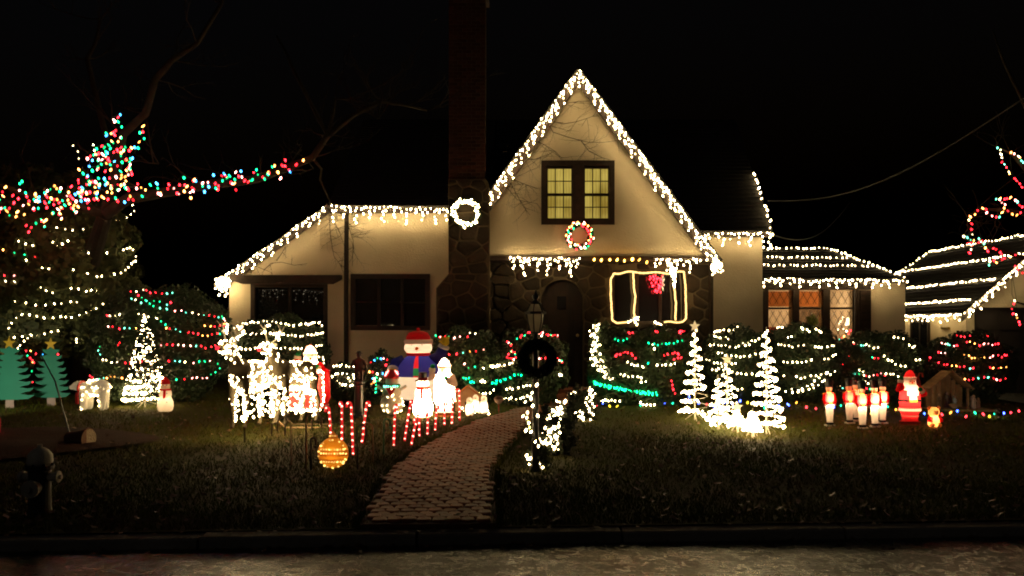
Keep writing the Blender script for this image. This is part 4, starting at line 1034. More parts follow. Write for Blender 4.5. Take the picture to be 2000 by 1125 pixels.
# garage rows
for t, lab in ((.985, 'ridge row of white lights on the garage roof'), (.70, 'upper white light row across the garage roof'), (.40, 'middle white light row across the garage roof'), (.15, 'lower white light row across the garage roof')):
    n = Vector((-gsl, 0, 1)).normalized()*.05
    pts = [Vector((GX0+t*(GRX-GX0), 20.15+(28-2*t-20.15)*i/30, GZ0+t*(GRZ-GZ0)))+n+Vector((0, 0, random.uniform(-.015, .015))) for i in range(31)]
    if t > .9: pts += [Vector((GX0+s*(GRX-GX0), 28-2*s, GZ0+s*(GRZ-GZ0)+.06)) for s in np.linspace(.95, .2, 10)]
    light_string('roof_lights', lab, [pts], WH, .125, .018, 'light rows across the roofs', off=.02)
light_string('icicle_lights', 'white icicle lights along the low garage eave', [[Vector((GX0-.04, 20+i*.4, GZ0-.01+random.uniform(-.02, .02))) for i in range(12)]], WH, .1, .018, 'icicle light strings along the roof edges', drops=(.075, .24), wire=WHITEWIRE, cat='icicle lights')
light_string('icicle_lights', 'white icicle lights up the garage gable edge', [[Vector((GX0+(GRX-GX0)*t, 19.9, GZ0+(GRZ-GZ0)*t+.02)) for t in np.linspace(0, .75, 10)]], WH, .09, .019, 'icicle light strings along the roof edges', drops=(.055, .24), wire=WHITEWIRE, cat='icicle lights')
light_string('icicle_lights', 'dim bulbs added at the left timber framed window as stand-in for reflected lights', [px([(505, 566), (540, 565), (560, 567)], 18.05), px([(575, 567), (600, 566), (632, 568)], 18.05)], [pal((1, .85, .6), .08), pal((1, .85, .6), .02)], .07, .010, 'icicle light strings along the roof edges', drops=(.055, .32), wire=BLACKP, cat='icicle lights')  # dim bulbs added before the panes, standing in for lights mirrored in them
# rope light around the stone wall window
rope = thing('rope_light', 'golden rope light outlining the window in the stone wall', 'rope light', P(1265, 632, 17.85))
ROPE = attr_emit('rope_glow', 1)
def rope_piece(pts):
    q = []
    for a, b in zip(pts, pts[1:]):
        for i in range(8): q.append(P(a[0]+(b[0]-a[0])*i/8+random.uniform(-.6, .6), a[1]+(b[1]-a[1])*i/8+1.5*math.sin(i*.8)*(1 if abs(a[0]-b[0]) > 30 else 0), 17.86))
    q.append(P(*pts[-1], 17.86)); k = len(q)
    R = []; Q = []
    for a, b in zip(q, q[1:]):
        m_ = max(2, int((b-a).length/.03))
        for i in range(m_): Q.append(a.lerp(b, i/m_)); R.append(.021 if len(R) % 2 else .014)
    mb = MB(); mb.tube(Q, R, 6, col=(1.7, .98, .30)); mb.build('rope', ROPE, rope)
rope_piece([(1228, 629), (1205, 631), (1196, 626), (1193, 580), (1193, 545), (1199, 534), (1238, 531), (1300, 534), (1336, 531), (1339, 560), (1340, 600), (1340, 622), (1334, 628), (1295, 630)])
rope_piece([(1237, 532), (1238, 560), (1241, 580), (1238, 605), (1240, 630)])
rope_piece([(1319, 532), (1317, 560), (1320, 590), (1319, 628)])
light_string(SH, 'tiny white light run right of centre under the rope lit window', [px([(1278, 628), (1285, 632), (1292, 634)], 17.8)], WH, .05, .017, 'light strings on the house')
light_string(SH, 'small white light knot at the foot of the rope lit window', [px([(1225, 628), (1240, 622), (1248, 618), (1240, 630), (1246, 634)], 17.8)], WH, .05, .017, 'light strings on the house')
bell = thing('hanging_bell_light', 'red lit bell shape hanging at the top of the stone wall window', 'window light', P(1283, 575, 17.84))
pts = []
for _ in range(46):
    yy = random.uniform(537, 575); hw = 15-(yy-537)/38*10; pts.append(P(1281+(yy-537)*.12+random.uniform(-hw, hw), yy, 17.84))
add_bulbs(pts, .014, [RED]*len(pts), bell); b = MB(); b.tube(px([(1267, 537), (1280, 575), (1288, 574), (1297, 537), (1267, 537)], 17.85), .006, 4); b.build('frame', GREENWIRE, bell)

# wreaths
def wreath(label, cx, cy_, Y, R, rr, palette, nb, n=900, br=.016, m=LEAF):
    c = P(cx, cy_, Y); t = thing('wreath', label, 'wreath', c)
    a = rng.uniform(0, 2*PI, n); q = rng.uniform(0, 2*PI, n); rad = rr*np.sqrt(rng.uniform(.2, 1, n))
    d = np.stack([np.cos(q)*np.cos(a), np.sin(q), np.cos(q)*np.sin(a)], 1)
    pts = np.stack([np.cos(a)*R, 0*a, np.sin(a)*R], 1)+d*rad[:, None]+np.array(c[:])
    leaf_mesh('foliage', pts, d, .045, m, t)
    b = MB(); b.tube([c+Vector((math.cos(k*PI/16)*R, 0, math.sin(k*PI/16)*R)) for k in range(33)], rr*.55, 6).build('ring', GREENWIRE, t)
    if nb:
        bp = []
        for k in range(nb):
            g = 2*PI*k/nb+random.uniform(-.1, .1); w_ = random.uniform(-.9, .9)
            bp.append(c+Vector((math.cos(g)*(R+w_*rr), -rr*1.05*math.sqrt(1-w_*w_*.8)-.01, math.sin(g)*(R+w_*rr))))
        add_bulbs(bp, br, choose(palette, nb), t)
    return t
wreath('green wreath covered in white lights on the stone chimney', 910, 415, 17.12, .25, .06, WH, 70, br=.017)
wreath('green wreath with many coloured lights under the gable window', 1132, 460, 17.38, .24, .06, [RED, RED, PNK, ORG, GRN, pal(W_, 9)], 60)

# ================================================================ LAMP POST
lpg = G(1046, 922); YP = lpg.y
lamp = thing('lamp_post', 'black lamp post with unlit glass lantern beside the walkway', 'lamp post', lpg)
h = lambda y: ZZ(y, YP)
MB().lathe([(lpg.z-.05, .075), (lpg.z+.03, .075), (lpg.z+.08, .05), (lpg.z+.30, .042), (lpg.z+.33, .052), (lpg.z+.36, .036), (h(720), .032), (h(672), .030), (h(670), .045), (h(664), .045), (h(660), .022), (h(652), .022)], 14, (lpg.x, lpg.y, 0)).build('post', BLACKP, lamp, smooth=True)
lan = MB(); cx, cy_ = lpg.x, lpg.y
# six sided lantern: cage bars, mid ring, roof, finial
prof = [(h(650), .055), (h(628), .085), (h(612), .098), (h(610), .105), (h(594), .06)]
for k in range(6):
    a = 2*PI*k/6+.26
    lan.tube([(cx+r*math.cos(a), cy_+r*math.sin(a), z) for z, r in prof], .007, 5)
lan.build('lantern_frame', BLACKP, lamp)
MB().lathe([(h(613.5), .100), (h(613.5), .118), (h(608.5), .118), (h(608.5), .100)], 6, (cx, cy_, 0)).build('lantern_ring', BLACKP, lamp)
MB().lathe([(h(653), .03), (h(650), .06), (h(648.5), .06)], 12, (cx, cy_, 0)).build('lantern_base', BLACKP, lamp)
MB().lathe([(h(594), .064), (h(592), .064), (h(588), .03), (h(585), .022), (h(582), .036), (h(578), .038), (h(575), .02), (h(572), .010), (h(565), .004)], 14, (cx, cy_, 0)).build('finial', BLACKP, lamp, smooth=True)
LGLASS = mat('lantern_glass', (.32, .28, .22), .15, .6)
def lg():
    m = bpy.data.materials.new('lantern_glass_clear'); m.use_nodes = True; nt = m.node_tree; nt.nodes.clear()
    t = nt.nodes.new('ShaderNodeBsdfTransparent'); t.inputs[0].default_value = (.8, .78, .72, 1)
    g = nt.nodes.new('ShaderNodeBsdfGlossy'); g.inputs['Roughness'].default_value = .12; tr = nt.nodes.new('ShaderNodeBsdfTranslucent'); tr.inputs[0].default_value = (.9, .85, .7, 1)
    m1 = nt.nodes.new('ShaderNodeMixShader'); m1.inputs[0].default_value = .4; m2 = nt.nodes.new('ShaderNodeMixShader'); m2.inputs[0].default_value = .3; o = nt.nodes.new('ShaderNodeOutputMaterial')
    nt.links.new(t.outputs[0], m1.inputs[1]); nt.links.new(g.outputs[0], m1.inputs[2]); nt.links.new(m1.outputs[0], m2.inputs[1]); nt.links.new(tr.outputs[0], m2.inputs[2]); nt.links.new(m2.outputs[0], o.inputs[0]); return m
LG = lg()
for k in range(6):
    a0, a1 = 2*PI*k/6+.26, 2*PI*(k+1)/6+.26
    for (pz, pr), (qz, qr) in ((prof[0], prof[1]), (prof[1], prof[2]), (prof[3], prof[4])):
        f = .97
        MB().add([(cx+pr*f*math.cos(a0), cy_+pr*f*math.sin(a0), pz), (cx+pr*f*math.cos(a1), cy_+pr*f*math.sin(a1), pz), (cx+qr*f*math.cos(a1), cy_+qr*f*math.sin(a1), qz), (cx+qr*f*math.cos(a0), cy_+qr*f*math.sin(a0), qz)], [(0, 1, 2, 3)]).build('pane', LG, lamp)
for dx in (-.025, .025): MB().lathe([(h(650), .01), (h(638), .01), (h(637), .014), (h(628), .016), (h(622), .004)], 8, (cx+dx, cy_, 0)).build('candle', WHITEP, lamp)
wreath('large dark unlit wreath hung on the lamp post', 1049, 701, YP-.09, .155, .045, WH, 0, 1500, m=mat('dark_needles', (.012, .02, .010), .8))
# light-wrapped low shrubs along the walk, near to far
for i, (x0, x1, y0, yb, lab, rows, n) in enumerate([
    (1024, 1075, 870, 918, 'small straggly white lit shrub at the foot of the lamp post', [[(1028, 890), (1040, 886), (1052, 893)], [(1036, 902), (1056, 908), (1064, 914)], [(1030, 895), (1034, 905), (1045, 897), (1050, 905), (1060, 918)], [(1033, 912), (1048, 908), (1053, 922), (1066, 918)], [(1048, 890), (1040, 900)], [(1055, 905), (1048, 918)]], 220),
    (1045, 1120, 800, 885, 'straggly low shrub thick with white lights just behind the lamp post', [[(1050, 870), (1062, 860), (1070, 850), (1078, 835), (1090, 825), (1095, 812)], [(1058, 845), (1070, 842), (1080, 862), (1088, 872), (1072, 868)], [(1060, 820), (1072, 815), (1078, 800), (1090, 808), (1098, 785)], [(1052, 858), (1066, 838), (1085, 846), (1093, 850)], [(1085, 792), (1096, 800), (1104, 780), (1082, 785)], [(1072, 876), (1080, 880), (1092, 862)], [(1056, 880), (1068, 852), (1082, 820), (1096, 790)], [(1062, 835), (1080, 838), (1098, 828)], [(1075, 805), (1088, 815), (1100, 800)], [(1064, 865), (1085, 858), (1096, 840)]], 2000),
    (1110, 1165, 757, 822, 'low white lit shrub farther along the right side of the walk', [[(1112, 772), (1124, 762), (1116, 775)], [(1148, 755), (1156, 765), (1146, 775), (1142, 788), (1150, 800), (1160, 808)], [(1125, 800), (1130, 812), (1140, 818), (1133, 802), (1138, 822)], [(1152, 760), (1160, 770), (1152, 782), (1160, 795)], [(1150, 818), (1158, 825), (1160, 828)]], 1200)]):
    g = G((x0+x1)/2, yb)
    bs = Bush('shrub', lab, x0, x1, y0, g.y, n=n, leaf=.045, lump=.25, m=mat('bare_shrub_leaf', (.03, .04, .015), .7, var=.4))
    bush_string(SH, 'white lights tangled in the '+['straggly shrub at the lamp post foot', 'low shrub just behind the lamp post', 'low shrub farther along the walk'][i], bs, rows, WH, .06, .0175, out=1.0)
light_string(SH, 'white light string winding down the lamp post', [[lpg+Vector((.05*math.cos(a)-.03, .05*math.sin(a)-.05, z)) for a, z in zip(np.linspace(0, 16, 40), np.linspace(1.02, .1, 40))]], WH, .11, .0135, 'light strings on trees and shrubs', off=.03)
light_string(SH, 'white light string dipping from the lamp post toward the walkway', [[P(1036, 770, YP+.1), P(1030, 790, YP+.2), P(1026, 815, YP+.3), P(1028, 832, YP+.3), P(1036, 842, YP+.2)]], [pal(W_, 14), pal((.9, .8, .2), 3)], .07, .014, 'light strings on trees and shrubs', off=.03)

# ================================================================ LAWN DECORATIONS
def frame_tree(label, cx, ytop, ybase, halfw, turns, nb, star=True, Y=None, r=.017, lean=0, dens=1.0, skip=()):
    g = G(cx, ybase) if Y is None else on_ground(cx, Y); Yt = g.y; H_ = ZZ(ytop, Yt)-g.z; R0 = halfw*Yt/F
    t = thing('light_tree', label, 'light tree', g, 'wire frame light trees on the lawn')
    MB().tube([g-Vector((0, 0, .05)), g+Vector((lean, 0, H_))], [.012, .008], 6).build('pole', WHITEWIRE, t)
    hel = []; N = int(turns*26)
    for i in range(N+1):
        u = i/N; a = 2*PI*turns*u; R = R0*(1-u)**.9+.012
        hel.append(g+Vector((lean*u+R*math.cos(a), R*math.sin(a)*.8, .08+u*(H_-.12))))
    w = MB().tube(hel, .005, 4).build('spiral_frame', WHITEWIRE, t)
    sp = sum((b-a).length for a, b in zip(hel, hel[1:]))/nb
    pts = [p+Vector([random.uniform(-.012, .012) for _ in range(3)]) for p in resample(hel, sp, .2)]
    pts = [p for p in pts if not any(z0 < (p.z-g.z)/H_ < z1 and p.x*s > (g.x+.02)*s for z0, z1, s in skip)]
    for _ in range(int((dens-1)*nb)):
        u = random.uniform(.12, 1)**1.1; a = random.uniform(0, 2*PI); R = R0*(1-u)**.9+.012
        pts.append(g+Vector((lean*u+R*math.cos(a), R*math.sin(a)*.8, .08+u*(H_-.12))))
    add_bulbs(pts, r, [dim(WH[0]) for _ in pts], t)
    f = MB()
    for k in range(3):
        a = 2*PI*k/3+.5; f.tube([g+Vector((0, 0, .12)), g+Vector((R0*.7*math.cos(a), R0*.7*math.sin(a), .0))], .006, 4)
    f.build('foot', WHITEWIRE, t)
    if star:
        c = g+Vector((lean, -.01, H_)); s5 = []
        for k in range(10):
            rr = (.085 if k % 2 == 0 else .037)*Yt/13; a = PI/2+k*PI/5; s5.append(c+Vector((rr*math.cos(a), 0, rr*math.sin(a))))
        MB().prism(s5, (0, .025, 0)).build('star', mat('pale_star', (.75, .62, .40), .5, emit=(1, .75, .4), estr=.25), t)
    return t
frame_tree('tall white lit cone tree on the left lawn', 283, 615, 794, 42, 14, 300, False, r=.02, dens=1.8)
frame_tree('lit spiral tree with a star, left of the three by the hedge', 1357, 637, 820, 28, 9, 150, True, r=.0155, skip=((.05, .32, 1),))
frame_tree('short lit spiral tree with a star, middle of the three', 1420, 702, 832, 26, 7, 85, True, r=.0145)
frame_tree('second short lit spiral tree close behind the middle one', 1402, 732, 836, 20, 6, 70, False, r=.0145)
frame_tree('tallest lit spiral tree, right of the three, without a star', 1497, 638, 845, 34, 10, 190, False, r=.0155)
frame_tree('small glowing star topped light tree lying low before the tall spiral', 1440, 795, 842, 16, 5, 60, True, r=.014)
frame_tree('small dense bright light tree at the foot of the tall spiral', 1470, 797, 852, 18, 6, 110, False, r=.015)
light_string(SH, 'white light string lying on the grass between the spiral trees', [[G(x, y)+Vector((0, 0, .05)) for x, y in [(1325, 808), (1345, 802), (1362, 806), (1380, 820), (1385, 828), (1400, 834), (1420, 836), (1440, 828), (1462, 838), (1480, 830)]]], WH, .07, .0155, 'light strings on trees and shrubs', off=.04)
light_string(SH, 'short white light tail on the grass right of the tall spiral tree', [[G(x, y)+Vector((0, 0, .05)) for x, y in [(1500, 828), (1515, 832), (1530, 835)]]], WH, .07, .0155, 'light strings on trees and shrubs', off=.03)
# C9 ground string
gs = []; cc = []
root = thing(SH, 'string of large coloured bulbs lying along the right lawn edge', 'string lights', G(1165, 803), 'light strings on trees and shrubs')
x = 1165.
line = []
while x < 2000:
    y = np.interp(x, [1165, 1240, 1325, 1420, 1580, 1700, 1800, 2000], [802, 792, 786, 797, 795, 806, 813, 812])+random.uniform(-9, 7)
    p = G(x, y); line.append(p+Vector((0, 0, .012))); gs.append(p+Vector((0, 0, .06))); x += random.uniform(11, 19)
MB().tube(line, .005, 4).build('wire', GREENWIRE, root)
seq = [pal((.03, .08, 1), 9), pal((1, .04, .05), 3), pal((.01, .6, .25), 4), pal((1, .35, .04), 3.5), pal((.05, .09, 1), 10), pal((.9, .6, .03), 2.0), pal((.04, .07, 1), 10), pal((.01, .55, .2), 4)]
add_bulbs(gs, .021, [random.choice(seq) for _ in gs], root)

# candy canes ------------------------------------------------------------------------
ORD = ['first', 'second', 'third', 'fourth', 'fifth', 'sixth', 'seventh', 'eighth', 'ninth', 'tenth', 'eleventh', 'twelfth', 'thirteenth', 'fourteenth']
CANER = mat('cane_red', (.6, .02, .03), .3, .5, emit=(1, .015, .02), estr=.35)
canes = [(643, 795, 648, 872), (668, 786, 668, 876), (686, 786, 690, 889), (716, 785, 707, 869), (772, 790, 769, 872), (802, 782, 790, 863), (813, 819, 803, 870), (819, 810, 819, 853), (836, 806, 835, 848), (853, 793, 850, 840), (868, 785, 868, 831), (883, 778, 883, 828), (897, 760, 898, 822)]
for i, (xt, yt, xb, yb) in enumerate(canes):
    g = G(xb, yb); Yc = g.y
    t = thing('candy_cane', 'lit red candy cane stake, %s from the left along the walkway' % ORD[i], 'candy cane', g, 'lit candy cane stakes along the walkway')
    top = P(xt, yt, Yc); hk = .030; da = random.choice([.2, 1.0, 2.2, 2.9, 4.0, 5.3]); dv_ = Vector((math.cos(da), math.sin(da)*.9, 0))
    pl = [g, g.lerp(top, .5), top+Vector((0, 0, -hk))]+[top+dv_*hk*(1-math.cos(a))+Vector((0, 0, -hk+hk*math.sin(a))) for a in np.linspace(.4, PI, 7)]+[top+dv_*2*hk+Vector((0, 0, -hk-.03))]
    MB().tube(pl, .015, 8).build('cane', CANER, t, smooth=True)
    # white spiral stripe
    rs = resample(pl, .012, 0); st = []
    for k, p in enumerate(rs): a = k*.7; st.append(p+Vector((.0165*math.cos(a), .0165*math.sin(a), 0)))
    MB().tube(st, .0045, 4).build('stripe', mat('cane_white', (.5, .06, .05), .3), t)
    bp = [p+Vector((0, -.019, 0)) for p in resample(pl, .085, .1)]
    add_bulbs(bp, .0135, [pal((1, .26, .18), 6)]*len(bp), t, L=.02)
    MB().tube([g-Vector((0, 0, .06)), g+Vector((0, 0, .02))], .006, 5).build('spike', BLACKP, t)
# shepherd hooks, unlit rods
def hook(label, xb, yb, xt, yt, w_, m, r=.008):
    g = G(xb, yb); t = thing('garden_hook', label, 'garden hook', g, 'unlit rods and hooks near the walkway')
    top = P(xt, yt, g.y); ww = w_*g.y/F; R = abs(ww)/2; s = math.copysign(1, ww)
    pl = [g-Vector((0, 0, .05)), g.lerp(top, .6), top+Vector((0, 0, -R))]+[top+Vector((s*R*(1-math.cos(a)), 0, -R+R*math.sin(a))) for a in np.linspace(.3, PI, 9)]+[top+Vector((s*2*R, 0, -R-.07))]
    MB().tube(pl, r, 7).build('rod', m, t, smooth=True)
    MB().ball(pl[-1], r*1.8, 8, 6).build('tip', m, t, smooth=True)
COPPER = mat('copper_rod', (.6, .38, .22), .4, .5, var=.3)
hook('tall copper coloured hook left of the gold ornament', 598, 912, 598, 806, 30, COPPER, .010)
hook('shorter bent rod between the lit deer and the gold ornament', 569, 905, 568, 815, -26, COPPER)
hook('dark thin hook just behind the gold ornament', 608, 914, 607, 855, 10, BLACKP, .012)
hook('pale bent rod right of the gold ornament', 729, 904, 728, 826, -22, COPPER)
hook('dark bent rod beside the gold ornament', 699, 915, 697, 830, 18, BLACKP)
hook('green unlit cane between the lit canes', 749, 888, 750, 818, 12, mat('green_paint', (.03, .2, .08), .4), .009)
# gold ornament ---------------------------------------------------------------------
g = G(651, 915); t = thing('ornament_light', 'large golden ball ornament light on the lawn beside the walkway', 'ornament light', g)
R = 30*g.y/F; c = g+Vector((0, 0, R*1.02))
AMB = shell_mat('amber_plastic', .05, .6)
fn = lambda a, z: (.72, .38, .05) if (abs(z) > .2*R and abs(z+.45*R) > .12*R) else (.45, .17, .02)
MB().lathe([(R*math.sin(u), R*math.cos(u), R*.45*math.cos(u)) for u in np.linspace(-PI/2+.05, PI/2-.05, 17)], 28, c, fn).build('ball', AMB, t, smooth=True)
MB().lathe([(R*.95, R*.3, R*.25), (R*1.15, R*.28, R*.22), (R*1.2, R*.15, R*.12), (R*1.42, R*.04, R*.04)], 14, c, None, (.9, .45, .06)).build('cap', AMB, t)
bp = []
for k in range(17): a = 2*PI*k/17+random.uniform(-.1, .1); bp.append(c+Vector((R*.9*math.cos(a), -R*.3, R*.9*math.sin(a))))
for yy in (-.5, .05, .3):
    for k in range(9): xx_ = -.72+k*.18; bp.append(c+Vector((R*xx_, -R*.45*math.sqrt(max(.05, 1-xx_**2-yy**2))-.01, R*yy)))
bp += [c+Vector((R*.16*k, -R*.22, R*1.15)) for k in (-1, 0, 1)]
add_bulbs(bp, .014, [pal((1, .58, .13), random.choice([.5, 1.0, 1.7])) for _ in bp], t, L=.018)
inner_light(t, R, .45, (1, .58, .16))

# lit deer, sleigh ---------------------------------------------------------------------
def ell_pts(c, r, n):
    d = rng.normal(0, 1, (n, 3)); d /= np.linalg.norm(d, axis=1)[:, None]; return [Vector(c)+Vector((a*r[0], b*r[1], e*r[2])) for a, b, e in d]
def tube_pts(a, b, r, n):
    a, b = Vector(a), Vector(b); return [a.lerp(b, random.random())+Vector((random.uniform(-r, r), random.uniform(-r, r), random.uniform(-r, r))) for _ in range(n)]
def quad_body(t, parts, voxel=.018, name='body', m=mat('vine_frame', (.10, .075, .045), .9)):
    b = MB()
    for kind, *a in parts:
        if kind == 'e': b.ball(a[0], a[1], 14, 10)
        else: b.tube(a[0], a[1], 9)
    o = b.build(name, m, t, world=False)
    md = o.modifiers.new('join', 'REMESH'); md.mode = 'VOXEL'; md.voxel_size = voxel; md.use_smooth_shade = True
    sm = o.modifiers.new('soften', 'SMOOTH'); sm.iterations = 3
    return o
def deer(label, loc, rz, s, nb):
    t = thing('deer_light', label, 'deer light', loc, 'light covered deer and sleigh', rz); t.scale = (s, s, s)
    legs = [((-.27, -.1), .03), ((-.25, .1), -.04), ((.28, -.1), .05), ((.26, .1), -.03)]
    parts = [('e', (0, 0, .70), (.36, .15, .17)), ('e', (-.24, 0, .73), (.17, .15, .19)), ('e', (.25, 0, .71), (.16, .14, .17)),
             ('t', [(-.28, 0, .78), (-.38, 0, .93), (-.43, 0, 1.06)], [.11, .08, .065]), ('e', (-.50, 0, 1.08), (.10, .06, .065)), ('e', (-.59, 0, 1.05), (.06, .04, .042)),
             ('t', [(.38, 0, .78), (.45, 0, .82)], [.035, .015])]
    for (x, y), k in legs:
        if x < 0: parts.append(('t', [(x, y, .66), (x+k, y, .36), (x+k*.4, y, .06), (x+k*.4-.02, y, .0)], [.07, .04, .026, .034]))
        else: parts.append(('t', [(x, y, .68), (x-.03+k, y, .48), (x+.07+k, y, .30), (x+.03+k, y, .06), (x+k, y, .0)], [.095, .055, .034, .026, .034]))
    quad_body(t, parts)
    for sgn in (-1, 1):
        an = MB(); bs = Vector((-.46, sgn*.035, 1.14)); tp = bs+Vector((.10, sgn*.16, .26))
        an.tube([bs, bs+Vector((.06, sgn*.10, .1)), tp], [.014, .011, .006], 6)
        for q in (.35, .65): 
            p = bs.lerp(tp, q); an.tube([p, p+Vector((-.09, sgn*.03, .10))], [.009, .004], 5)
        an.build('antler', WHITEWIRE, t, world=False)
        MB().ball((-.44, sgn*.085, 1.12), (.02, .045, .025), 8, 6).build('ear', WHITEWIRE, t, world=False, smooth=True)
    MB().ball((-.655, 0, 1.06), .025, 8, 6).build('nose', mat('lit_red_nose', (.7, .02, .02), emit=(1, .02, .04), estr=1.2), t, world=False, smooth=True)
    pts = ell_pts((0, 0, .68), (.40, .18, .2), int(nb*.62))+tube_pts((-.3, 0, .8), (-.45, 0, 1.08), .08, int(nb*.13))+ell_pts((-.52, 0, 1.08), (.11, .07, .08), int(nb*.07))
    for (x, y), k in legs: pts += tube_pts((x, y, .58), (x, y, .12), .035, int(nb*.08))
    pts += tube_pts((-.42, -.1, 1.2), (-.35, -.18, 1.4), .04, 6)+tube_pts((-.42, .1, 1.2), (-.35, .18, 1.4), .04, 6)
    pts += [Vector((x_+random.uniform(-.02, .02), random.uniform(-.13, .13), random.uniform(.12, .6))) for x_ in np.repeat(np.array([-.31, -.2, -.08, .06, .16, .3]), 11)]
    off = origin(t); V, Fc, C = bulb_arrays(pts, .0145/s, .032/s, [pal(W_, random.choice([8, 14, 18])) for _ in pts])
    np_mesh('bulbs', V+np.array(off[:]), Fc, BULB, t, C, kind='stuff')
    for k, (x, y) in enumerate(((-.27, -.1), (.26, -.1))): MB().tube([(x, y, -.22), (x, y, .02)], .014, 6).build('stake', TIMBER, t, world=False)
    return t
deer('bright white light deer with red nose, left of the pair pulling the sleigh', G(494, 858)+Vector((0, 0, .18)), 1.15, 1.04, 500)
deer('bright white light deer nearest the sleigh, right of the pair', G(574, 848)+Vector((0, 0, .16)), 1.05, 1.02, 450)
g = G(606, 836); sl = thing('sleigh', 'red sleigh outlined in white lights behind the lit deer', 'sleigh', g, 'light covered deer and sleigh')
prof2 = [(-.42, .22), (.30, .20), (.42, .34), (.40, .78), (.30, .80), (.24, .52), (-.10, .46), (-.26, .62), (-.46, .64), (-.50, .40)]
for yy in (-.22, .2):
    MB().prism([(g.x+x*.62, g.y+yy, g.z+z+.1) for x, z in prof2], (0, .03, 0)).build('side_panel', mat('sleigh_red', (.5, .02, .02), .4, .5), sl)
MB().box((g.x-.25, g.y-.19, g.z+.32), (g.x+.24, g.y+.2, g.z+.36)).build('floor', MATS['sleigh_red'], sl)
for yy in (-.21, .22): MB().tube([(g.x-.42, g.y+yy, g.z+.34), (g.x-.44, g.y+yy, g.z+.14), (g.x-.32, g.y+yy, g.z+.03), (g.x+.3, g.y+yy, g.z+.03)], .013, 6).build('runner', COPPER, sl)
bp = []
for (a, b_) in zip(prof2, prof2[1:]+prof2[:1]): bp += resample([Vector((g.x+a[0]*.62, g.y-.245, g.z+a[1]+.1)), Vector((g.x+b_[0]*.62, g.y-.245, g.z+b_[1]+.1))], .06)
add_bulbs(bp, .016, [pal(W_, 16)]*len(bp), sl)

# glowing figures -----------------------------------------------------------------------
WHT = (.9, .8, .66); RD = (.8, .025, .03); BK = (.008, .008, .01); SK = (.85, .42, .26); GR = (.02, .28, .08); BR = (.16, .06, .02)
def front(a, w): return abs(((a+PI/2+PI) % (2*PI))-PI) < w      # facing -Y
def bearded(label, base, Hh, power, rz=0, sack=True, grp='glowing plastic lawn figures', arm=True, coat=RD, hat=RD):
    t = thing('bearded_figure', label, 'lawn figure', base, grp, rz); k = Hh/.85
    def fn(a, z):
        z /= k
        if z < .055: return BR if front(a, 2.2) else GR
        if z < .15: return coat if z < .13 else WHT
        if z < .215: return coat
        if z < .265: return WHT
        if z < .36: return coat
        if z < .395: return BK if not front(a, .25) else (.7, .45, .05)
        if z < .62: return WHT if front(a, .15+1.1*(z-.38)/.24) and z > .40 else coat
        if z < .70: return SK if front(a, .55) and z > .635 else WHT
        if z < .745: return WHT
        return hat
    R = [(0, .15, .10), (.05, .16, .11), (.06, .125, .09), (.11, .12, .09), (.13, .135, .10), (.15, .135, .10), (.152, .125, .095), (.21, .15, .115), (.215, .17, .135), (.265, .172, .135), (.267, .155, .125), (.36, .16, .13), (.362, .165, .132), (.395, .165, .132), (.397, .155, .125),
         (.46, .155, .125), (.54, .15, .12), (.60, .125, .10), (.625, .095, .09), (.66, .088, .085), (.70, .088, .085), (.702, .098, .095), (.742, .098, .095), (.745, .085, .08), (.79, .072, .068), (.83, .045, .042), (.85, .012, .012)]
    MB().lathe([(z*k, a*k, b*k) for z, a, b in R], 26, (0, 0, 0), fn).build('body', PLASTIC, t, world=False, smooth=False)
    MB().ball((0, -.088*k, .655*k), (.016*k, .018*k, .014*k), 8, 6, (.8, .25, .16)).build('nose', PLASTIC, t, world=False, smooth=True)
    for s in (-1, 1): MB().ball((s*.03*k, -.083*k, .678*k), .009*k, 6, 5).build('eye', BLACKP, t, world=False)
    if arm:
        # raised arm steadies the sack; other arm bent at the front
        MB().tube([(-.12*k, -.02, .58*k), (-.19*k, -.05*k, .55*k), (-.17*k, -.06*k, .66*k)], [.05*k, .055*k, .042*k], 10, coat).build('arm', PLASTIC, t, world=False, smooth=True)
        MB().tube([(-.172*k, -.06*k, .655*k), (-.165*k, -.06*k, .70*k)], [.05*k, .048*k], 10, WHT).build('cuff', PLASTIC, t, world=False)
        MB().ball((-.16*k, -.06*k, .725*k), .036*k, 10, 7, GR).build('mitten', PLASTIC, t, world=False, smooth=True)
        MB().tube([(.12*k, -.02, .58*k), (.18*k, -.08*k, .48*k), (.12*k, -.15*k, .52*k)], [.05*k, .055*k, .042*k], 10, coat).build('arm', PLASTIC, t, world=False, smooth=True)
        MB().tube([(.13*k, -.145*k, .52*k), (.10*k, -.155*k, .54*k)], [.047*k, .047*k], 10, WHT).build('cuff', PLASTIC, t, world=False)
        MB().ball((.085*k, -.16*k, .56*k), .034*k, 10, 7, GR).build('mitten', PLASTIC, t, world=False, smooth=True)
    if sack:
        MB().lathe([(0, .03), (.03, .09), (.14, .12), (.26, .10), (.32, .05), (.34, .07)], 14, (.10*k, .12*k, .46*k), None, (.35, .10, .06)).build('sack', PLASTIC, t, world=False, smooth=True)
        MB().tube([(.13*k, .0, .74*k), (.16*k, .02, .80*k), (.19*k, 0, .80*k), (.20*k, 0, .74*k)], .014, 7, (.7, .2, .1)).build('toy_cane', PLASTIC, t, world=False)
    inner_light(t, .42*k, power)
    return t
bearded('glowing plastic figure in a red suit with a sack beside the toy soldiers', G(1777, 829), .86, 5)
bearded('overexposed bright plastic figure in pale robe standing behind the lit snowman', G(868, 812), .98, 150, -.3, False, coat=(.85, .70, .60), hat=(.85, .62, .55))
bearded('glowing bearded figure riding in the red sleigh', g+Vector((.0, 0, .34)), .92, 110, .2, False, hat=(.85, .35, .3))
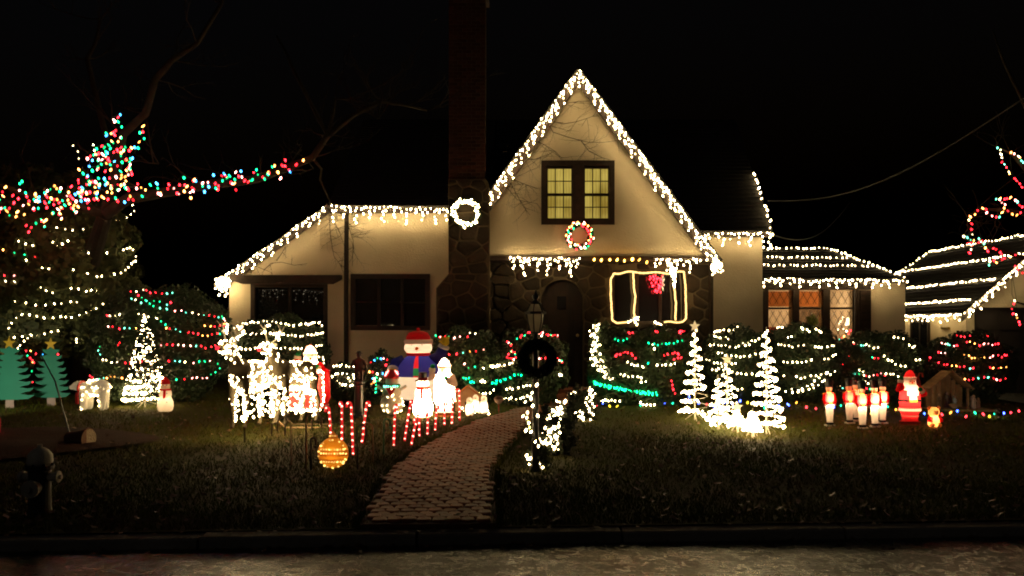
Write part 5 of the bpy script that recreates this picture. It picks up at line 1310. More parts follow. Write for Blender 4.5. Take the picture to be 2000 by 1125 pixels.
# snowmen
def snowman(label, base, Hh, power, hat='top', rz=0):
    t = thing('snowman_figure', label, 'lawn figure', base, 'glowing plastic lawn figures', rz); k = Hh/.72
    MB().lathe([(0, .12), (.02, .145), (.10, .165), (.19, .16), (.27, .125), (.30, .115), (.36, .125), (.42, .118), (.455, .09), (.47, .086), (.52, .098), (.565, .088), (.595, .06)], 24, (0, 0, 0), None, WHT).build('body', PLASTIC, t, world=False, smooth=True) if k == 1 else \
    MB().lathe([(a*k, r*k) for a, r in [(0, .12), (.02, .145), (.10, .165), (.19, .16), (.27, .125), (.30, .115), (.36, .125), (.42, .118), (.455, .09), (.47, .086), (.52, .098), (.565, .088), (.595, .06)]], 24, (0, 0, 0), None, WHT).build('body', PLASTIC, t, world=False, smooth=True)
    if hat == 'top':
        MB().lathe([(.575*k, .125*k), (.59*k, .125*k), (.592*k, .075*k), (.71*k, .07*k), (.72*k, .055*k)], 18).build('hat', BLACKP, t, world=False)
        MB().lathe([(.594*k, .078*k), (.625*k, .077*k)], 18, (0, 0, 0), None, RD).build('hat_band', PLASTIC, t, world=False)
    else:
        MB().lathe([(.57*k, .10*k), (.60*k, .102*k), (.605*k, .09*k), (.66*k, .075*k), (.70*k, .035*k), (.72*k, .02*k)], 16, (0, 0, 0), None, RD).build('hat', PLASTIC, t, world=False, smooth=True)
    MB().tube([(.098*k*math.cos(a), .098*k*math.sin(a), .455*k) for a in np.linspace(0, 2*PI, 18)], .02*k, 8, RD).build('scarf', PLASTIC, t, world=False, smooth=True)
    MB().prism([(.02*k, -.125*k, .45*k), (-.03*k, -.125*k, .45*k), (-.035*k, -.145*k, .28*k), (.015*k, -.145*k, .28*k)][::-1], (0, .012, 0), RD).build('scarf_end', PLASTIC, t, world=False)
    MB().tube([(0, -.09*k, .525*k), (0, -.15*k, .515*k)], [.014*k, .003*k], 8, (.9, .3, .03)).build('nose', PLASTIC, t, world=False)
    for s in (-1, 1): MB().ball((s*.035*k, -.09*k, .55*k), .010*k, 6, 5).build('eye', BLACKP, t, world=False)
    for z in (.2, .3, .38): MB().ball((.04*k, -(.15 if z < .25 else .12)*k, z*k), .012*k, 6, 5).build('button', BLACKP, t, world=False)
    inner_light(t, .22*k, power); return t
snowman('brilliantly lit plastic snowman with black top hat behind the candy canes', G(826, 812), .74, 220)
snowman('small snowman with red cap and red scarf right of the white cone tree', G(323, 803), .60, .8, 'cap', .3)
# small lit penguins
for i, (x, y, lab) in enumerate([(917, 812, 'small white lit penguin, left of the three by the walkway'), (929, 806, 'small white lit penguin, middle of the three by the walkway'), (945, 808, 'small white lit penguin, right of the three by the walkway')]):
    t = thing('penguin_figure', lab, 'lawn figure', G(x, y), 'glowing plastic lawn figures')
    fn = lambda a, z: WHT if front(a, 1.5) else (.05, .05, .07)
    MB().lathe([(0, .04), (.02, .06), (.10, .072), (.18, .062), (.21, .048), (.24, .055), (.28, .05), (.31, .025), (.315, .01)], 20, (0, 0, 0), fn).build('body', PLASTIC, t, world=False, smooth=True)
    MB().tube([(0, -.05, .255), (0, -.085, .25)], [.014, .003], 7, (.9, .35, .03)).build('beak', PLASTIC, t, world=False)
    for s in (-1, 1):
        MB().ball((s*.03, -.045, .005), (.024, .036, .012), 8, 5, (.9, .35, .03)).build('foot', PLASTIC, t, world=False)
        MB().ball((s*.072, 0, .14), (.012, .03, .07), 8, 6, (.05, .05, .07)).build('flipper', PLASTIC, t, world=False, smooth=True)
    inner_light(t, .12, 1.6)
light_string(SH, 'white light scatter around the small penguins', [[G(x, y)+Vector((0, 0, .05)) for x, y in [(905, 808), (915, 800), (935, 812), (942, 806), (952, 806), (945, 815)]]], WH, .1, .016, 'light strings on trees and shrubs', off=.08)
# toy soldiers
def soldier():
    t = thing('toy_soldier', 'x', 'toy soldier', (0, 0, 0), 'glowing toy soldiers on the right lawn')
    MB().box((-.075, -.06, 0), (.075, .06, .025)).build('base', WHITEP, t, world=False)
    def fn(a, z):
        if z < .07: return BK
        if z < .37: return WHT
        if z < .395: return RD
        if z < .415: return BK if not front(a, .3) else (.7, .5, .05)
        if z < .575: return (.85, .10, .06) if front(a, .5) else RD
        if z < .595: return (.8, .6, .1)
        return SK
    R = [(.025, .06, .05), (.065, .06, .05), (.075, .052, .042), (.20, .062, .05), (.36, .07, .056), (.372, .076, .062), (.395, .076, .062), (.415, .074, .06), (.48, .082, .066), (.54, .085, .066), (.57, .07, .055), (.578, .04, .04), (.595, .04, .04), (.60, .048, .048), (.64, .055, .053), (.68, .052, .05), (.685, .05, .05)]
    MB().lathe(R, 20, (0, 0, 0), fn).build('body', PLASTIC, t, world=False)
    MB().lathe([(.672, .062), (.68, .062), (.69, .058), (.76, .068), (.80, .062), (.815, .03)], 16).build('hat', BLACKP, t, world=False, smooth=True)
    for s in (-1, 1):
        MB().tube([(s*.082, 0, .555), (s*.10, -.01, .46), (s*.085, -.03, .385)], [.028, .026, .022], 9, RD).build('arm', PLASTIC, t, world=False, smooth=True)
        MB().ball((s*.085, -.03, .37), .02, 8, 6, WHT).build('glove', PLASTIC, t, world=False, smooth=True)
        MB().ball((s*.088, 0, .565), (.032, .03, .012), 8, 5, (.8, .6, .1)).build('epaulette', PLASTIC, t, world=False)
        MB().ball((s*.02, -.05, .65), .007, 6, 4).build('eye', BLACKP, t, world=False)
    inner_light(t, .47, 6.5)
    return t
sol = soldier()
for i, (x, y, k, rz, lab) in enumerate([(1621, 832, 1.0, .1, 'glowing toy soldier standing alone, leftmost of the six'), (1660, 827, .98, 0, 'glowing toy soldier, second from the left of the six'), (1673, 822, .97, .2, 'glowing toy soldier half hidden behind the front one'),
                                  (1685, 837, 1.0, -.1, 'glowing toy soldier standing nearest the street of the six'), (1709, 834, 1.0, .05, 'brightest glowing toy soldier, second from the right of the six'), (1724, 827, .97, .1, 'glowing toy soldier, rightmost of the six, nearest the red suited figure')]):
    c = sol if i == 0 else copy_tree(sol)
    c.location = G(x, y); c.rotation_euler = (0, 0, rz); k *= .9; c.scale = (k, k, k); c['label'] = lab
    c.rotation_euler.x = random.uniform(-.04, .04); c.rotation_euler.y = random.uniform(-.05, .05)
    for ch in c.children:
        if ch.type == 'LIGHT': ch.data = ch.data.copy(); ch.data.energy *= [.8, .45, .5, 1.1, 1.9, 1.3][i]
# teddy bear
t = thing('teddy_bear', 'small glowing teddy bear with red vest beside the red suited figure', 'lawn figure', G(1824, 833), 'glowing plastic lawn figures')
TB = (.85, .48, .16)
fn = lambda a, z: (RD if .07 < z < .155 and not front(a, .5) else TB)
MB().lathe([(0, .06), (.02, .085), (.07, .088), (.13, .078), (.155, .06), (.165, .055), (.19, .078), (.24, .082), (.28, .065), (.30, .03)], 20, (0, 0, 0), fn).build('body', PLASTIC, t, world=False, smooth=True)
for s in (-1, 1):
    MB().ball((s*.07, 0, .285), (.034, .02, .034), 10, 7, TB).build('ear', PLASTIC, t, world=False, smooth=True)
    MB().ball((s*.055, -.07, .03), (.03, .045, .03), 10, 7, TB).build('leg', PLASTIC, t, world=False, smooth=True)
    MB().tube([(s*.07, -.01, .15), (s*.10, -.04, .11), (s*.08, -.08, .09)], [.024, .024, .02], 8, RD).build('arm', PLASTIC, t, world=False, smooth=True)
    MB().ball((s*.028, -.07, .24), .008, 6, 4).build('eye', BLACKP, t, world=False)
MB().ball((0, -.08, .212), (.032, .026, .024), 10, 7, (.9, .6, .3)).build('muzzle', PLASTIC, t, world=False, smooth=True); MB().ball((0, -.105, .22), .009, 6, 4).build('nose', BLACKP, t, world=False)
inner_light(t, .12, 1.5)
# inflatable snowman ---------------------------------------------------------------------
g = G(817, 790); t = thing('inflatable_snowman', 'large inflatable snowman in blue jacket and red hat waving a yellow mitten', 'inflatable', g)
k = (ZZ(645, g.y)-g.z)/1.30
def L_(rings, col=None, fn=None, n=26, c=(0, 0, 0)): return MB().lathe([(q[0]*k, *[v*k for v in q[1:]]) for q in rings], n, c, fn, col)
BLUE = (.03, .028, .20); MIT = (.75, .55, .04)
L_([(0, .30), (.03, .33), (.10, .30)], BK).build('base', FABRIC, t, world=False, smooth=True)
L_([(.10, .27), (.13, .32), (.20, .375), (.28, .40), (.36, .405), (.44, .385), (.49, .355), (.505, .33)], WHT).build('belly', FABRIC, t, world=False, smooth=True)
fn = lambda a, z: (GR if .52 < z/k < .66 else RD) if (front(a, .16)) else BLUE
L_([(.495, .36), (.52, .385), (.57, .385), (.65, .365), (.72, .33), (.78, .28), (.83, .22), (.87, .15)], None, fn).build('jacket', FABRIC, t, world=False, smooth=True)
L_([(.855, .18), (.875, .215), (.905, .20)], RD).build('scarf', FABRIC, t, world=False, smooth=True)
L_([(.87, .12), (.885, .165), (.91, .205), (.95, .235), (.99, .245), (1.03, .24), (1.07, .225), (1.09, .21)], WHT).build('head', FABRIC, t, world=False, smooth=True)
L_([(1.06, .22), (1.075, .25), (1.10, .258), (1.125, .25), (1.14, .22)], (.85, .7, .55)).build('hat_brim', FABRIC, t, world=False, smooth=True)
L_([(1.13, .215), (1.20, .205), (1.26, .16), (1.285, .08), (1.29, .03)], RD).build('hat', FABRIC, t, world=False, smooth=True)
MB().ball((0, 0, 1.31*k), .035*k, 10, 7, RD).build('pompom', FABRIC, t, world=False, smooth=True)
MB().tube([(0, -.23*k, .985*k), (.01, -.33*k, .965*k)], [.03*k, .006], 9, (.85, .3, .05)).build('nose', FABRIC, t, world=False, smooth=True)
for s in (-1, 1): MB().ball((s*.085*k, -.213*k, 1.04*k), (.011*k, .008, .014*k), 8, 6).build('eye', BLACKP, t, world=False)
MB().tube([(s*.06*k, -.222*k, (.94+.02*s*s)*k) for s in np.linspace(-1, 1, 7)], .005, 5).build('mouth', mat('mouth_red', (.35, .08, .06)), t, world=False)
MB().tube([(.25*k, 0, .76*k), (.38*k, -.02, .84*k), (.44*k, -.03, 1.0*k)], [.12*k, .11*k, .085*k], 12, BLUE).build('arm', FABRIC, t, world=False, smooth=True)
MB().tube([(.435*k, -.03, .985*k), (.455*k, -.035, 1.035*k)], [.10*k, .095*k], 12, WHT).build('cuff', FABRIC, t, world=False, smooth=True)
mb = MB().ball((.47*k, -.04, 1.09*k), (.075*k, .05*k, .07*k), 12, 8, MIT)
for q in (-.6, -.2, .2, .6): mb.tube([(.47*k+.05*k*q, -.04, 1.11*k), (.47*k+.11*k*q, -.045, 1.19*k)], [.024*k, .018*k], 7, MIT)
mb.tube([(.43*k, -.05, 1.07*k), (.37*k, -.06, 1.12*k)], [.026*k, .02*k], 7, MIT); mb.build('mitten', FABRIC, t, world=False, smooth=True)
MB().tube([(-.25*k, 0, .76*k), (-.40*k, -.05, .70*k), (-.42*k, -.14*k, .62*k)], [.12*k, .115*k, .09*k], 12, BLUE).build('arm', FABRIC, t, world=False, smooth=True)
MB().tube([(-.42*k, -.13*k, .635*k), (-.425*k, -.16*k, .60*k)], [.10*k, .10*k], 12, WHT).build('cuff', FABRIC, t, world=False, smooth=True)
MB().ball((-.42*k, -.19*k, .56*k), (.10*k, .075*k, .085*k), 12, 8, MIT).build('mitten', FABRIC, t, world=False, smooth=True)
inner_light(t, .35*k, 5.0, (1, .78, .55), .06); inner_light(t, 1.02*k, 2.4, (1, .78, .55), .04); inner_light(t, .66*k, 3.0, (1, .82, .62), .05)
# light frame snowman with red cap
g = G(765, 808); t = thing('snowman_light', 'wire frame snowman with green scarf and red lights in its cap', 'light figure', g)
Hh = (ZZ(722, g.y)-g.z); s = Hh/.6
MB().ball(g+Vector((0, 0, .13*s)), (.16*s, .1*s, .14*s), 14, 9).build('lower_body', mat('tinsel_white', (.7, .62, .48), .5, var=.3), t, smooth=True)
MB().ball(g+Vector((0, 0, .30*s)), (.13*s, .09*s, .11*s), 14, 9).build('upper_body', MATS['tinsel_white'], t, smooth=True)
MB().ball(g+Vector((0, 0, .44*s)), (.09*s, .075*s, .08*s), 14, 9).build('head', MATS['tinsel_white'], t, smooth=True)
MB().lathe([(.48*s, .10*s), (.50*s, .10*s), (.54*s, .07*s), (.60*s, .03*s)], 14, g).build('cap', mat('tinsel_red', (.45, .02, .03), .5), t, smooth=True)
MB().tube([g+Vector((.10*s*math.cos(a), .08*s*math.sin(a), .385*s)) for a in np.linspace(0, 2*PI, 15)], .02*s, 7).build('scarf', mat('tinsel_green', (.02, .22, .12), .5), t, smooth=True)
MB().prism([g+Vector((x*s, -.1*s, z*s)) for x, z in ((-.07, .36), (.07, .36), (0, .24))][::-1], (0, .01, 0)).build('bib', MATS['tinsel_red'], t)
for q in (-1, 1): MB().tube([g+Vector((q*.11*s, 0, .32*s)), g+Vector((q*.2*s, -.02, .38*s))], .02*s, 6).build('arm', MATS['tinsel_white'], t, smooth=True)
pts = [p for p in ell_pts(g+Vector((0, 0, .13*s)), (.165*s, .11*s, .14*s), 40)+ell_pts(g+Vector((0, 0, .31*s)), (.135*s, .1*s, .11*s), 18) if p.y < g.y+.02]; cl = [pal(W_, 6)]*len(pts)
p2 = [p for p in ell_pts(g+Vector((0, 0, .53*s)), (.09*s, .08*s, .07*s), 22) if p.y < g.y+.03]; pts += p2; cl += [pal((1, .15, .13), 6)]*len(p2)
p2 = [g+Vector((q*.03*s, -.09*s, .385*s)) for q in range(-3, 4)]; pts += p2; cl += [TEA]*7
p2 = [g+Vector((-.21*s, -.02, (.3+.05*q)*s)) for q in range(5)]; pts += p2; cl += [GRN]*5
add_bulbs(pts, .013, cl, t)
# small tan playhouse-like box and red striped post between the figures
g = G(912, 806)+Vector((0, .35, 0)); t = thing('gingerbread_house', 'small tan house shaped decoration behind the penguins', 'decoration', g)
TAN = mat('tan_board', (.42, .24, .12), .7, var=.3)
MB().prism([g+Vector((x, -.12, z)) for x, z in ((-.22, 0), (.22, 0), (.22, .24), (0, .42), (-.22, .24))], (0, .24, 0)).build('wall', TAN, t)
for q in (-1, 1): MB().prism([g+Vector((q*.27, -.15, .215)), g+Vector((0, -.15, .435)), g+Vector((0, -.15, .465)), g+Vector((q*.27, -.15, .245))][::q], (0, .3, 0)).build('roof', mat('orange_roof', (.5, .16, .04), .6), t)
MB().box((g.x-.05, g.y-.13, g.z), (g.x+.05, g.y-.121, g.z+.17)).build('door', TIMBER, t)
# path light on red stake
g = G(974, 812); t = thing('path_light', 'unlit pink bowl path light on a thin red stake by the walkway', 'path light', g)
MB().tube([g-Vector((0, 0, .05)), g+Vector((0, 0, .2))], .008, 7).build('stake', REDP, t)
MB().lathe([(.20, .02), (.22, .045), (.26, .075), (.29, .085)], 16, g).build('bowl', mat('pink_bowl', (.6, .38, .34), .4), t, smooth=True)
MB().lathe([(.291, .09), (.30, .09), (.33, .03), (.335, .01)], 16, g).build('cap', mat('cap_brown', (.14, .05, .04), .5), t, smooth=True)
# dark statue on a post
g = G(701, 812); t = thing('garden_statue', 'small dark standing figure on a dark post left of the inflatable snowman', 'statue', g); u = g.y/F
DK = mat('dark_cast_iron', (.03, .02, .016), .5, .4, var=.3)
MB().lathe([(-.03, .11), (.03, .11), (.05, .08), (.40, .075), (.52, .07), (.54, .10), (.58, .10)], 14, g).build('pedestal', BLACKP, t)
b = MB(); o = g+Vector((0, 0, .58))
for q in (-1, 1): b.tube([o+Vector((q*.05, 0, 0)), o+Vector((q*.05, .0, .12)), o+Vector((q*.035, 0, .22))], [.028, .03, .045], 9)
b.ball(o+Vector((0, 0, .28)), (.075, .055, .09), 12, 8); b.ball(o+Vector((0, 0, .355)), (.085, .05, .045), 12, 8); b.tube([o+Vector((0, 0, .37)), o+Vector((0, 0, .42))], .025, 8); b.ball(o+Vector((0, 0, .45)), (.045, .05, .052), 12, 8)
b.tube([o+Vector((-.08, 0, .36)), o+Vector((-.115, -.02, .27)), o+Vector((-.09, -.07, .2))], [.028, .024, .02], 8); b.tube([o+Vector((.08, 0, .36)), o+Vector((.12, 0, .27)), o+Vector((.115, -.02, .17))], [.028, .024, .02], 8)
bo = b.build('body', DK, t); md = bo.modifiers.new('join', 'REMESH'); md.mode = 'VOXEL'; md.voxel_size = .012; md.use_smooth_shade = True
MB().lathe([(.47, .06), (.48, .06), (.485, .045), (.515, .03)], 12, o).build('cap', BLACKP, t, smooth=True)
# lit bear ---------------------------------------------------------------------------------
t = thing('polar_bear_light', 'white fuzzy lit bear with red scarf standing on the left lawn', 'light figure', G(181, 802)); k = .92
quad_body(t, [('e', (.03*k, 0, .42*k), (.27*k, .15*k, .15*k)), ('e', (.16*k, 0, .44*k), (.17*k, .16*k, .16*k)), ('t', [(-.15*k, 0, .44*k), (-.28*k, 0, .46*k)], [.12*k, .09*k]), ('e', (-.30*k, 0, .47*k), (.10*k, .085*k, .085*k)), ('e', (-.39*k, 0, .445*k), (.065*k, .045*k, .045*k)),
             ('e', (-.26*k, .06*k, .555*k), (.025, .02, .03)), ('e', (-.26*k, -.06*k, .555*k), (.025, .02, .03))]+
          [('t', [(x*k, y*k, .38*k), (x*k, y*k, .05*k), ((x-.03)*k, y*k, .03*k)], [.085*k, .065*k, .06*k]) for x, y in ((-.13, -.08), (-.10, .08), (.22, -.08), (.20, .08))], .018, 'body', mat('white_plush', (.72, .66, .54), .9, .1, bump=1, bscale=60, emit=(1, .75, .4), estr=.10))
MB().ball((-.45*k, 0, .455*k), .02, 8, 6).build('nose', BLACKP, t, world=False)
MB().tube([(-.2*k+.02*math.cos(a), .12*k*math.cos(a), .43*k+.12*k*math.sin(a)) for a in np.linspace(0, 2*PI, 16)], .022, 7).build('scarf', REDP, t, world=False)
MB().box((-.25*k, -.16*k, .14*k), (-.20*k, -.135*k, .36*k)).build('scarf_end', REDP, t, world=False)
pts = ell_pts((.05*k, 0, .44*k), (.29*k, .165*k, .16*k), 90)+tube_pts((-.13*k, -.13*k, .3*k), (-.13*k, -.13*k, .05*k), .035, 10)+tube_pts((.2*k, -.14*k, .3*k), (.2*k, -.14*k, .05*k), .035, 10)
pts = [p for p in pts if p.y < .03]
V, Fc, C = bulb_arrays(pts, .013, .026, [pal(W_, random.choice([5, 10, 16])) for _ in pts]); np_mesh('bulbs', V+np.array(origin(t)[:]), Fc, BULB, t, C, kind='stuff')
# plywood trees ------------------------------------------------------------------------------
TEAL = mat('teal_paint', (.035, .30, .17), .6, .3, var=.12, vscale=3)
for cx_, w_, yt, yb, lab in ((19, 44, 668, 797, 'teal plywood tree cutout with yellow star at the left edge'), (100, 33, 670, 793, 'slimmer teal plywood tree cutout with yellow star, right of the pair')):
    g = G(cx_, yb); u = g.y/F; Ht = ZZ(yt, g.y)-g.z
    t = thing('plywood_tree', lab, 'tree cutout', g, 'plywood tree cutouts on the left lawn')
    z0_, z1_ = 20*u, Ht-6*u; n = 8; right = []
    for i in range(n):
        f0, f1 = i/n, (i+1)/n; za = z0_+(z1_-z0_)*f0; zb2 = z0_+(z1_-z0_)*f1
        wa = (w_*(1-f0)**.55*.98+6*(f0 < .9))*u; wb = (w_*(1-f1)**.55*.62+3)*u
        right += [(wa*.62, za-(zb2-za)*.18), (wa*.88, za), (wa*1.05, za+(zb2-za)*.55), (wa*.75, za+(zb2-za)*.42), (wb*.72, za+(zb2-za)*.62)] if i else [(wa*.25, za-4*u), (wa*.75, za-2*u), (wa, za+(zb2-za)*.45), (wa*.75, za+(zb2-za)*.42), (wb*.72, za+(zb2-za)*.62)]
    right.append((4*u, z1_))
    poly = [g+Vector((x, 0, z)) for x, z in right]+[g+Vector((-x, 0, z)) for x, z in reversed(right)]
    b = MB().prism([p+Vector((0, -.006, 0)) for p in poly], (0, .012, 0))
    b.build('board', TEAL, t)
    MB().box((g.x-8*u, g.y-.004, g.z-.05), (g.x+8*u, g.y+.012, g.z+24*u)).build('trunk', mat('pale_plywood', (.55, .40, .30), .7, var=.2), t)
    s5 = []
    for q in range(10):
        rr = (13*u if q % 2 == 0 else 5.2*u); a = PI/2+q*PI/5; s5.append(g+Vector((rr*math.cos(a), -.022, Ht+rr*math.sin(a)-2*u)))
    MB().prism(s5, (0, .012, 0)).build('star', YELLOWP, t)
# flood light for the cutouts, just outside the frame, and the visible one at right
def flood(label, loc, aim, power, col, size=60):
    loc = Vector(loc); t = thing('flood_light', label, 'flood light', loc, 'ground flood lights'); d = (Vector(aim)-loc-Vector((0, 0, .14))).normalized()
    c = loc+Vector((0, 0, .14)); ax = d
    MB().tube([c-ax*.07, c-ax*.02, c+ax*.05], [.03, .05, .062], 14).build('housing', BLACKP, t)
    MB().tube([c+ax*.051, c+ax*.056], [.055, .05], 14).build('lens', mat('lit_lens', (.8, .8, .7), emit=(1, .95, .75), estr=9), t)
    MB().tube([loc-Vector((0, 0, .06)), c-ax*.03], .012, 6).build('stake', BLACKP, t)
    l = bpy.data.lights.new('flood_bulb', 'SPOT'); l.energy = power; l.color = col; l.spot_size = math.radians(size); l.spot_blend = .6; l.shadow_soft_size = .05
    o = bpy.data.objects.new('flood_bulb', l); COL.objects.link(o); o.parent = t; o.location = Vector((0, 0, .14))+ax*.07; o.rotation_euler = d.to_track_quat('-Z', 'Y').to_euler()
p = G(40, 795); flood('ground flood light outside the left edge aimed at the plywood trees', G(-150, 832), p+Vector((0, 0, .35)), 55, (1, .93, .75), 75)
p = G(1952, 822); flood('small lit white flood light on the grass near the right edge', p, G(1862, 800)+Vector((0, 0, .35)), 7, (1, .82, .5), 90)
# nativity stable ------------------------------------------------------------------------------
g = G(1857, 800); t = thing('stable', 'small wooden nativity stable with peaked roof on the right lawn', 'stable', g); u = g.y/F
WOOD = mat('stable_wood', (.38, .22, .10), .8, .2, bump=.5, bscale=30, var=.35); hw = 36*u; he = 42*u; hp = 74*u
for k in range(7): MB().box((g.x-hw+.02+k*(2*hw-.04)/7, g.y+.26, g.z), (g.x-hw+.02+(k+1)*(2*hw-.04)/7-.008, g.y+.28, g.z+he+(hp-he)*(1-abs(k-3)/3.6))).build('plank', WOOD, t)
for q in (-1, 1):
    for yy in (0, .24): MB().box((g.x+q*(hw-.02)-.018, g.y+yy, g.z), (g.x+q*(hw-.02)+.018, g.y+yy+.035, g.z+he)).build('post', WOOD, t)
    for k in range(6):
        a = k/6; b_ = (k+1)/6-.012; e = g+Vector((q*(hw+.06), -.06, he-.02)); p = g+Vector((0, -.06, hp))
        A, B = e.lerp(p, a), e.lerp(p, b_); nn = Vector((q*.012, 0, .016))
        MB().prism([A, B, B+nn, A+nn][::(-1 if q > 0 else 1)], (0, .38, 0)).build('roof_board', WOOD, t)
MB().box((g.x-hw-.1, g.y-.25, g.z-.02), (g.x+hw+.35, g.y+.30, g.z+.02)).build('base', mat('straw', (.35, .26, .10), .9, bump=1, bscale=80, var=.4), t)
def robed(label, x, y, hgt, col, kneel=False):
    p = g+Vector((x, y, .02)); r = thing('robed_figure', label, 'nativity figure', p, 'small nativity figures')
    w_ = .05*hgt/.3
    MB().lathe([(0, w_*1.1, w_), (hgt*.15, w_*1.05, w_*.95), (hgt*.5, w_*.8, w_*.7), (hgt*.72, w_*.85, w_*.6), (hgt*.8, w_*.4, w_*.4)], 14, p).build('robe', mat('robe_%d' % int(col[0]*1000+col[2]*100), col, .8), r, smooth=True)
    MB().ball(p+Vector((0, -.005, hgt*.88)), (w_*.48, w_*.5, hgt*.1), 10, 7).build('head', mat('figure_skin', (.42, .26, .17), .6), r, smooth=True)
    MB().lathe([(hgt*.80, w_*.62), (hgt*.9, w_*.58), (hgt*1.0, w_*.3)], 12, p+Vector((0, .012, 0))).build('hood', MATS['robe_%d' % int(col[0]*1000+col[2]*100)], r, smooth=True)
    for s in (-1, 1): MB().tube([p+Vector((s*w_*.75, 0, hgt*.68)), p+Vector((s*w_*.8, -w_*.5, hgt*.52)), p+Vector((s*w_*.1, -w_*1.0, hgt*.55))], w_*.24, 7).build('arm', MATS['robe_%d' % int(col[0]*1000+col[2]*100)], r, smooth=True)
robed('brown robed figure at the left inside the stable', -.2, .05, .28, (.16, .10, .06)); robed('pale robed kneeling figure inside the stable', .1, .06, .24, (.30, .33, .30)); robed('tall dark robed figure at the back of the stable', .02, .18, .30, (.10, .07, .05))
robed('cream robed figure just right of the stable', .42, -.02, .26, (.4, .3, .24)); robed('short rust robed figure at the far right of the stable', .55, .06, .2, (.3, .16, .1)); robed('grey robed figure between the two right of the stable', .48, .16, .22, (.28, .25, .22))
c = g+Vector((0, -.08, .02)); mg = thing('manger', 'tiny straw filled manger in front of the stable figures', 'manger', c, 'small nativity figures')
MB().prism([c+Vector((x, -.03, z)) for x, z in ((-.04, .03), (.04, .03), (.07, .09), (-.07, .09))], (0, .07, 0)).build('trough', WOOD, mg); MB().ball(c+Vector((0, .005, .092)), (.055, .03, .016), 8, 5).build('straw', MATS['straw'], mg)
for q in (-1, 1): MB().tube([c+Vector((q*.04, 0, -.01)), c+Vector((-q*.03, 0, .06))], .006, 5).build('leg', WOOD, mg)
# hydrant --------------------------------------------------------------------------------------
g = G(78, 1008); t = thing('fire_hydrant', 'dark fire hydrant with pale bonnet on the grass by the kerb', 'fire hydrant', g); k = (ZZ(868, g.y)-g.z)/.62
HB = mat('hydrant_black', (.015, .017, .015), .55, .4, var=.3); HW = mat('hydrant_white', (.50, .46, .38), .6, .4, var=.3, bump=.3)
V3 = lambda x, y, z: g+Vector((x*k, y*k, z*k))
MB().lathe([(-.05, .13*k), (.03*k, .13*k), (.032*k, .10*k), (.07*k, .092*k), (.40*k, .09*k), (.41*k, .115*k), (.44*k, .115*k)], 20, g).build('barrel', HB, t, smooth=False)
MB().lathe([(.44*k, .10*k), (.47*k, .105*k), (.53*k, .098*k), (.57*k, .07*k), (.59*k, .04*k), (.595*k, .022*k), (.62*k, .02*k)], 20, g).build('bonnet', HW, t, smooth=True)
for q in (-1, 1): MB().tube([V3(q*.07, 0, .34), V3(q*.135, 0, .34), V3(q*.14, 0, .34), V3(q*.165, 0, .34), V3(q*.17, 0, .34), V3(q*.19, 0, .34)], [.04*k, .04*k, .052*k, .052*k, .02*k, .02*k], 12).build('side_outlet', HW, t)
MB().tube([V3(0, -.07, .26), V3(0, -.13, .26), V3(0, -.132, .26), V3(0, -.16, .26), V3(0, -.162, .26), V3(0, -.185, .26)], [.06*k, .06*k, .075*k, .075*k, .022*k, .022*k], 16).build('front_outlet', HW, t)
for q in range(8): a = q*PI/4; MB().tube([V3(.108*math.cos(a), .108*math.sin(a), .437), V3(.108*math.cos(a), .108*math.sin(a), .462)], .011*k, 6).build('bolt', HB, t)
# leaning rod, planter, bed ---------------------------------------------------------------------
g = G(140, 856); t = thing('leaning_rod', 'thin dark rod leaning left from the planting bed', 'rod', g)
MB().tube([g-Vector((0, 0, .05)), P(108, 745, g.y), P(78, 690, g.y)], [.013, .011, .008], 7).build('shaft', BLACKP, t); MB().ball(P(78, 690, g.y), .018, 8, 6).build('tip', BLACKP, t)
g = G(163, 876); t = thing('fallen_planter', 'dark clay planter lying on its side in the bed', 'planter', g); c = g+Vector((-.02, 0, .12))
MB().tube([c+Vector((-.22, .05, 0)), c+Vector((-.2, .05, 0)), c+Vector((.06, -.01, .01)), c+Vector((.065, -.012, .01)), c+Vector((.10, -.02, .01))], [.07, .085, .12, .135, .135], 18).build('pot', mat('clay', (.16, .07, .04), .8, var=.3), t)
MB().tube([c+Vector((.101, -.02, .01)), c+Vector((.104, -.021, .01))], [.12, .12], 18).build('soil', mat('soil', (.35, .27, .18), .9, bump=1), t)
# mulch bed
bp = []
for i in range(24):
    a = 2*PI*i/24; bp.append((-7.0+2.2*math.cos(a)*(1+.06*math.sin(3*a)), 11.0+1.6*math.sin(a)))
b = MB(); b.add([(x, y, gzl(x, y)+.035) for x, y in bp]+[(-7.0+(x+7)*.6, 11+(y-11)*.6, gzl(x, y)+.07) for x, y in bp]+[(-7, 11, gzl(-7, 11)+.08)], [(i, (i+1) % 24, 24+(i+1) % 24, 24+i) for i in range(24)]+[(24+i, 24+(i+1) % 24, 48) for i in range(24)])
o = b.build('planting_bed', mat('mulch', (.06, .025, .015), .95, .1, bump=1, bscale=45, var=.5)); o['kind'] = 'structure'
# red glowing stake light at the left edge
g = G(-4, 856); t = thing('stake_light', 'red glowing tube light cut off by the left edge', 'stake light', g)
MB().tube([g-Vector((0, 0, .04)), g+Vector((0, 0, .28))], .02, 8).build('tube', mat('red_tube', (.6, .02, .03), emit=(1, .02, .05), estr=3), t); MB().ball(g+Vector((0, 0, .29)), .024, 8, 6).build('tip', REDP, t); MB().lathe([(0, .05), (.03, .04), (.035, .02)], 12, g).build('foot', BLACKP, t)
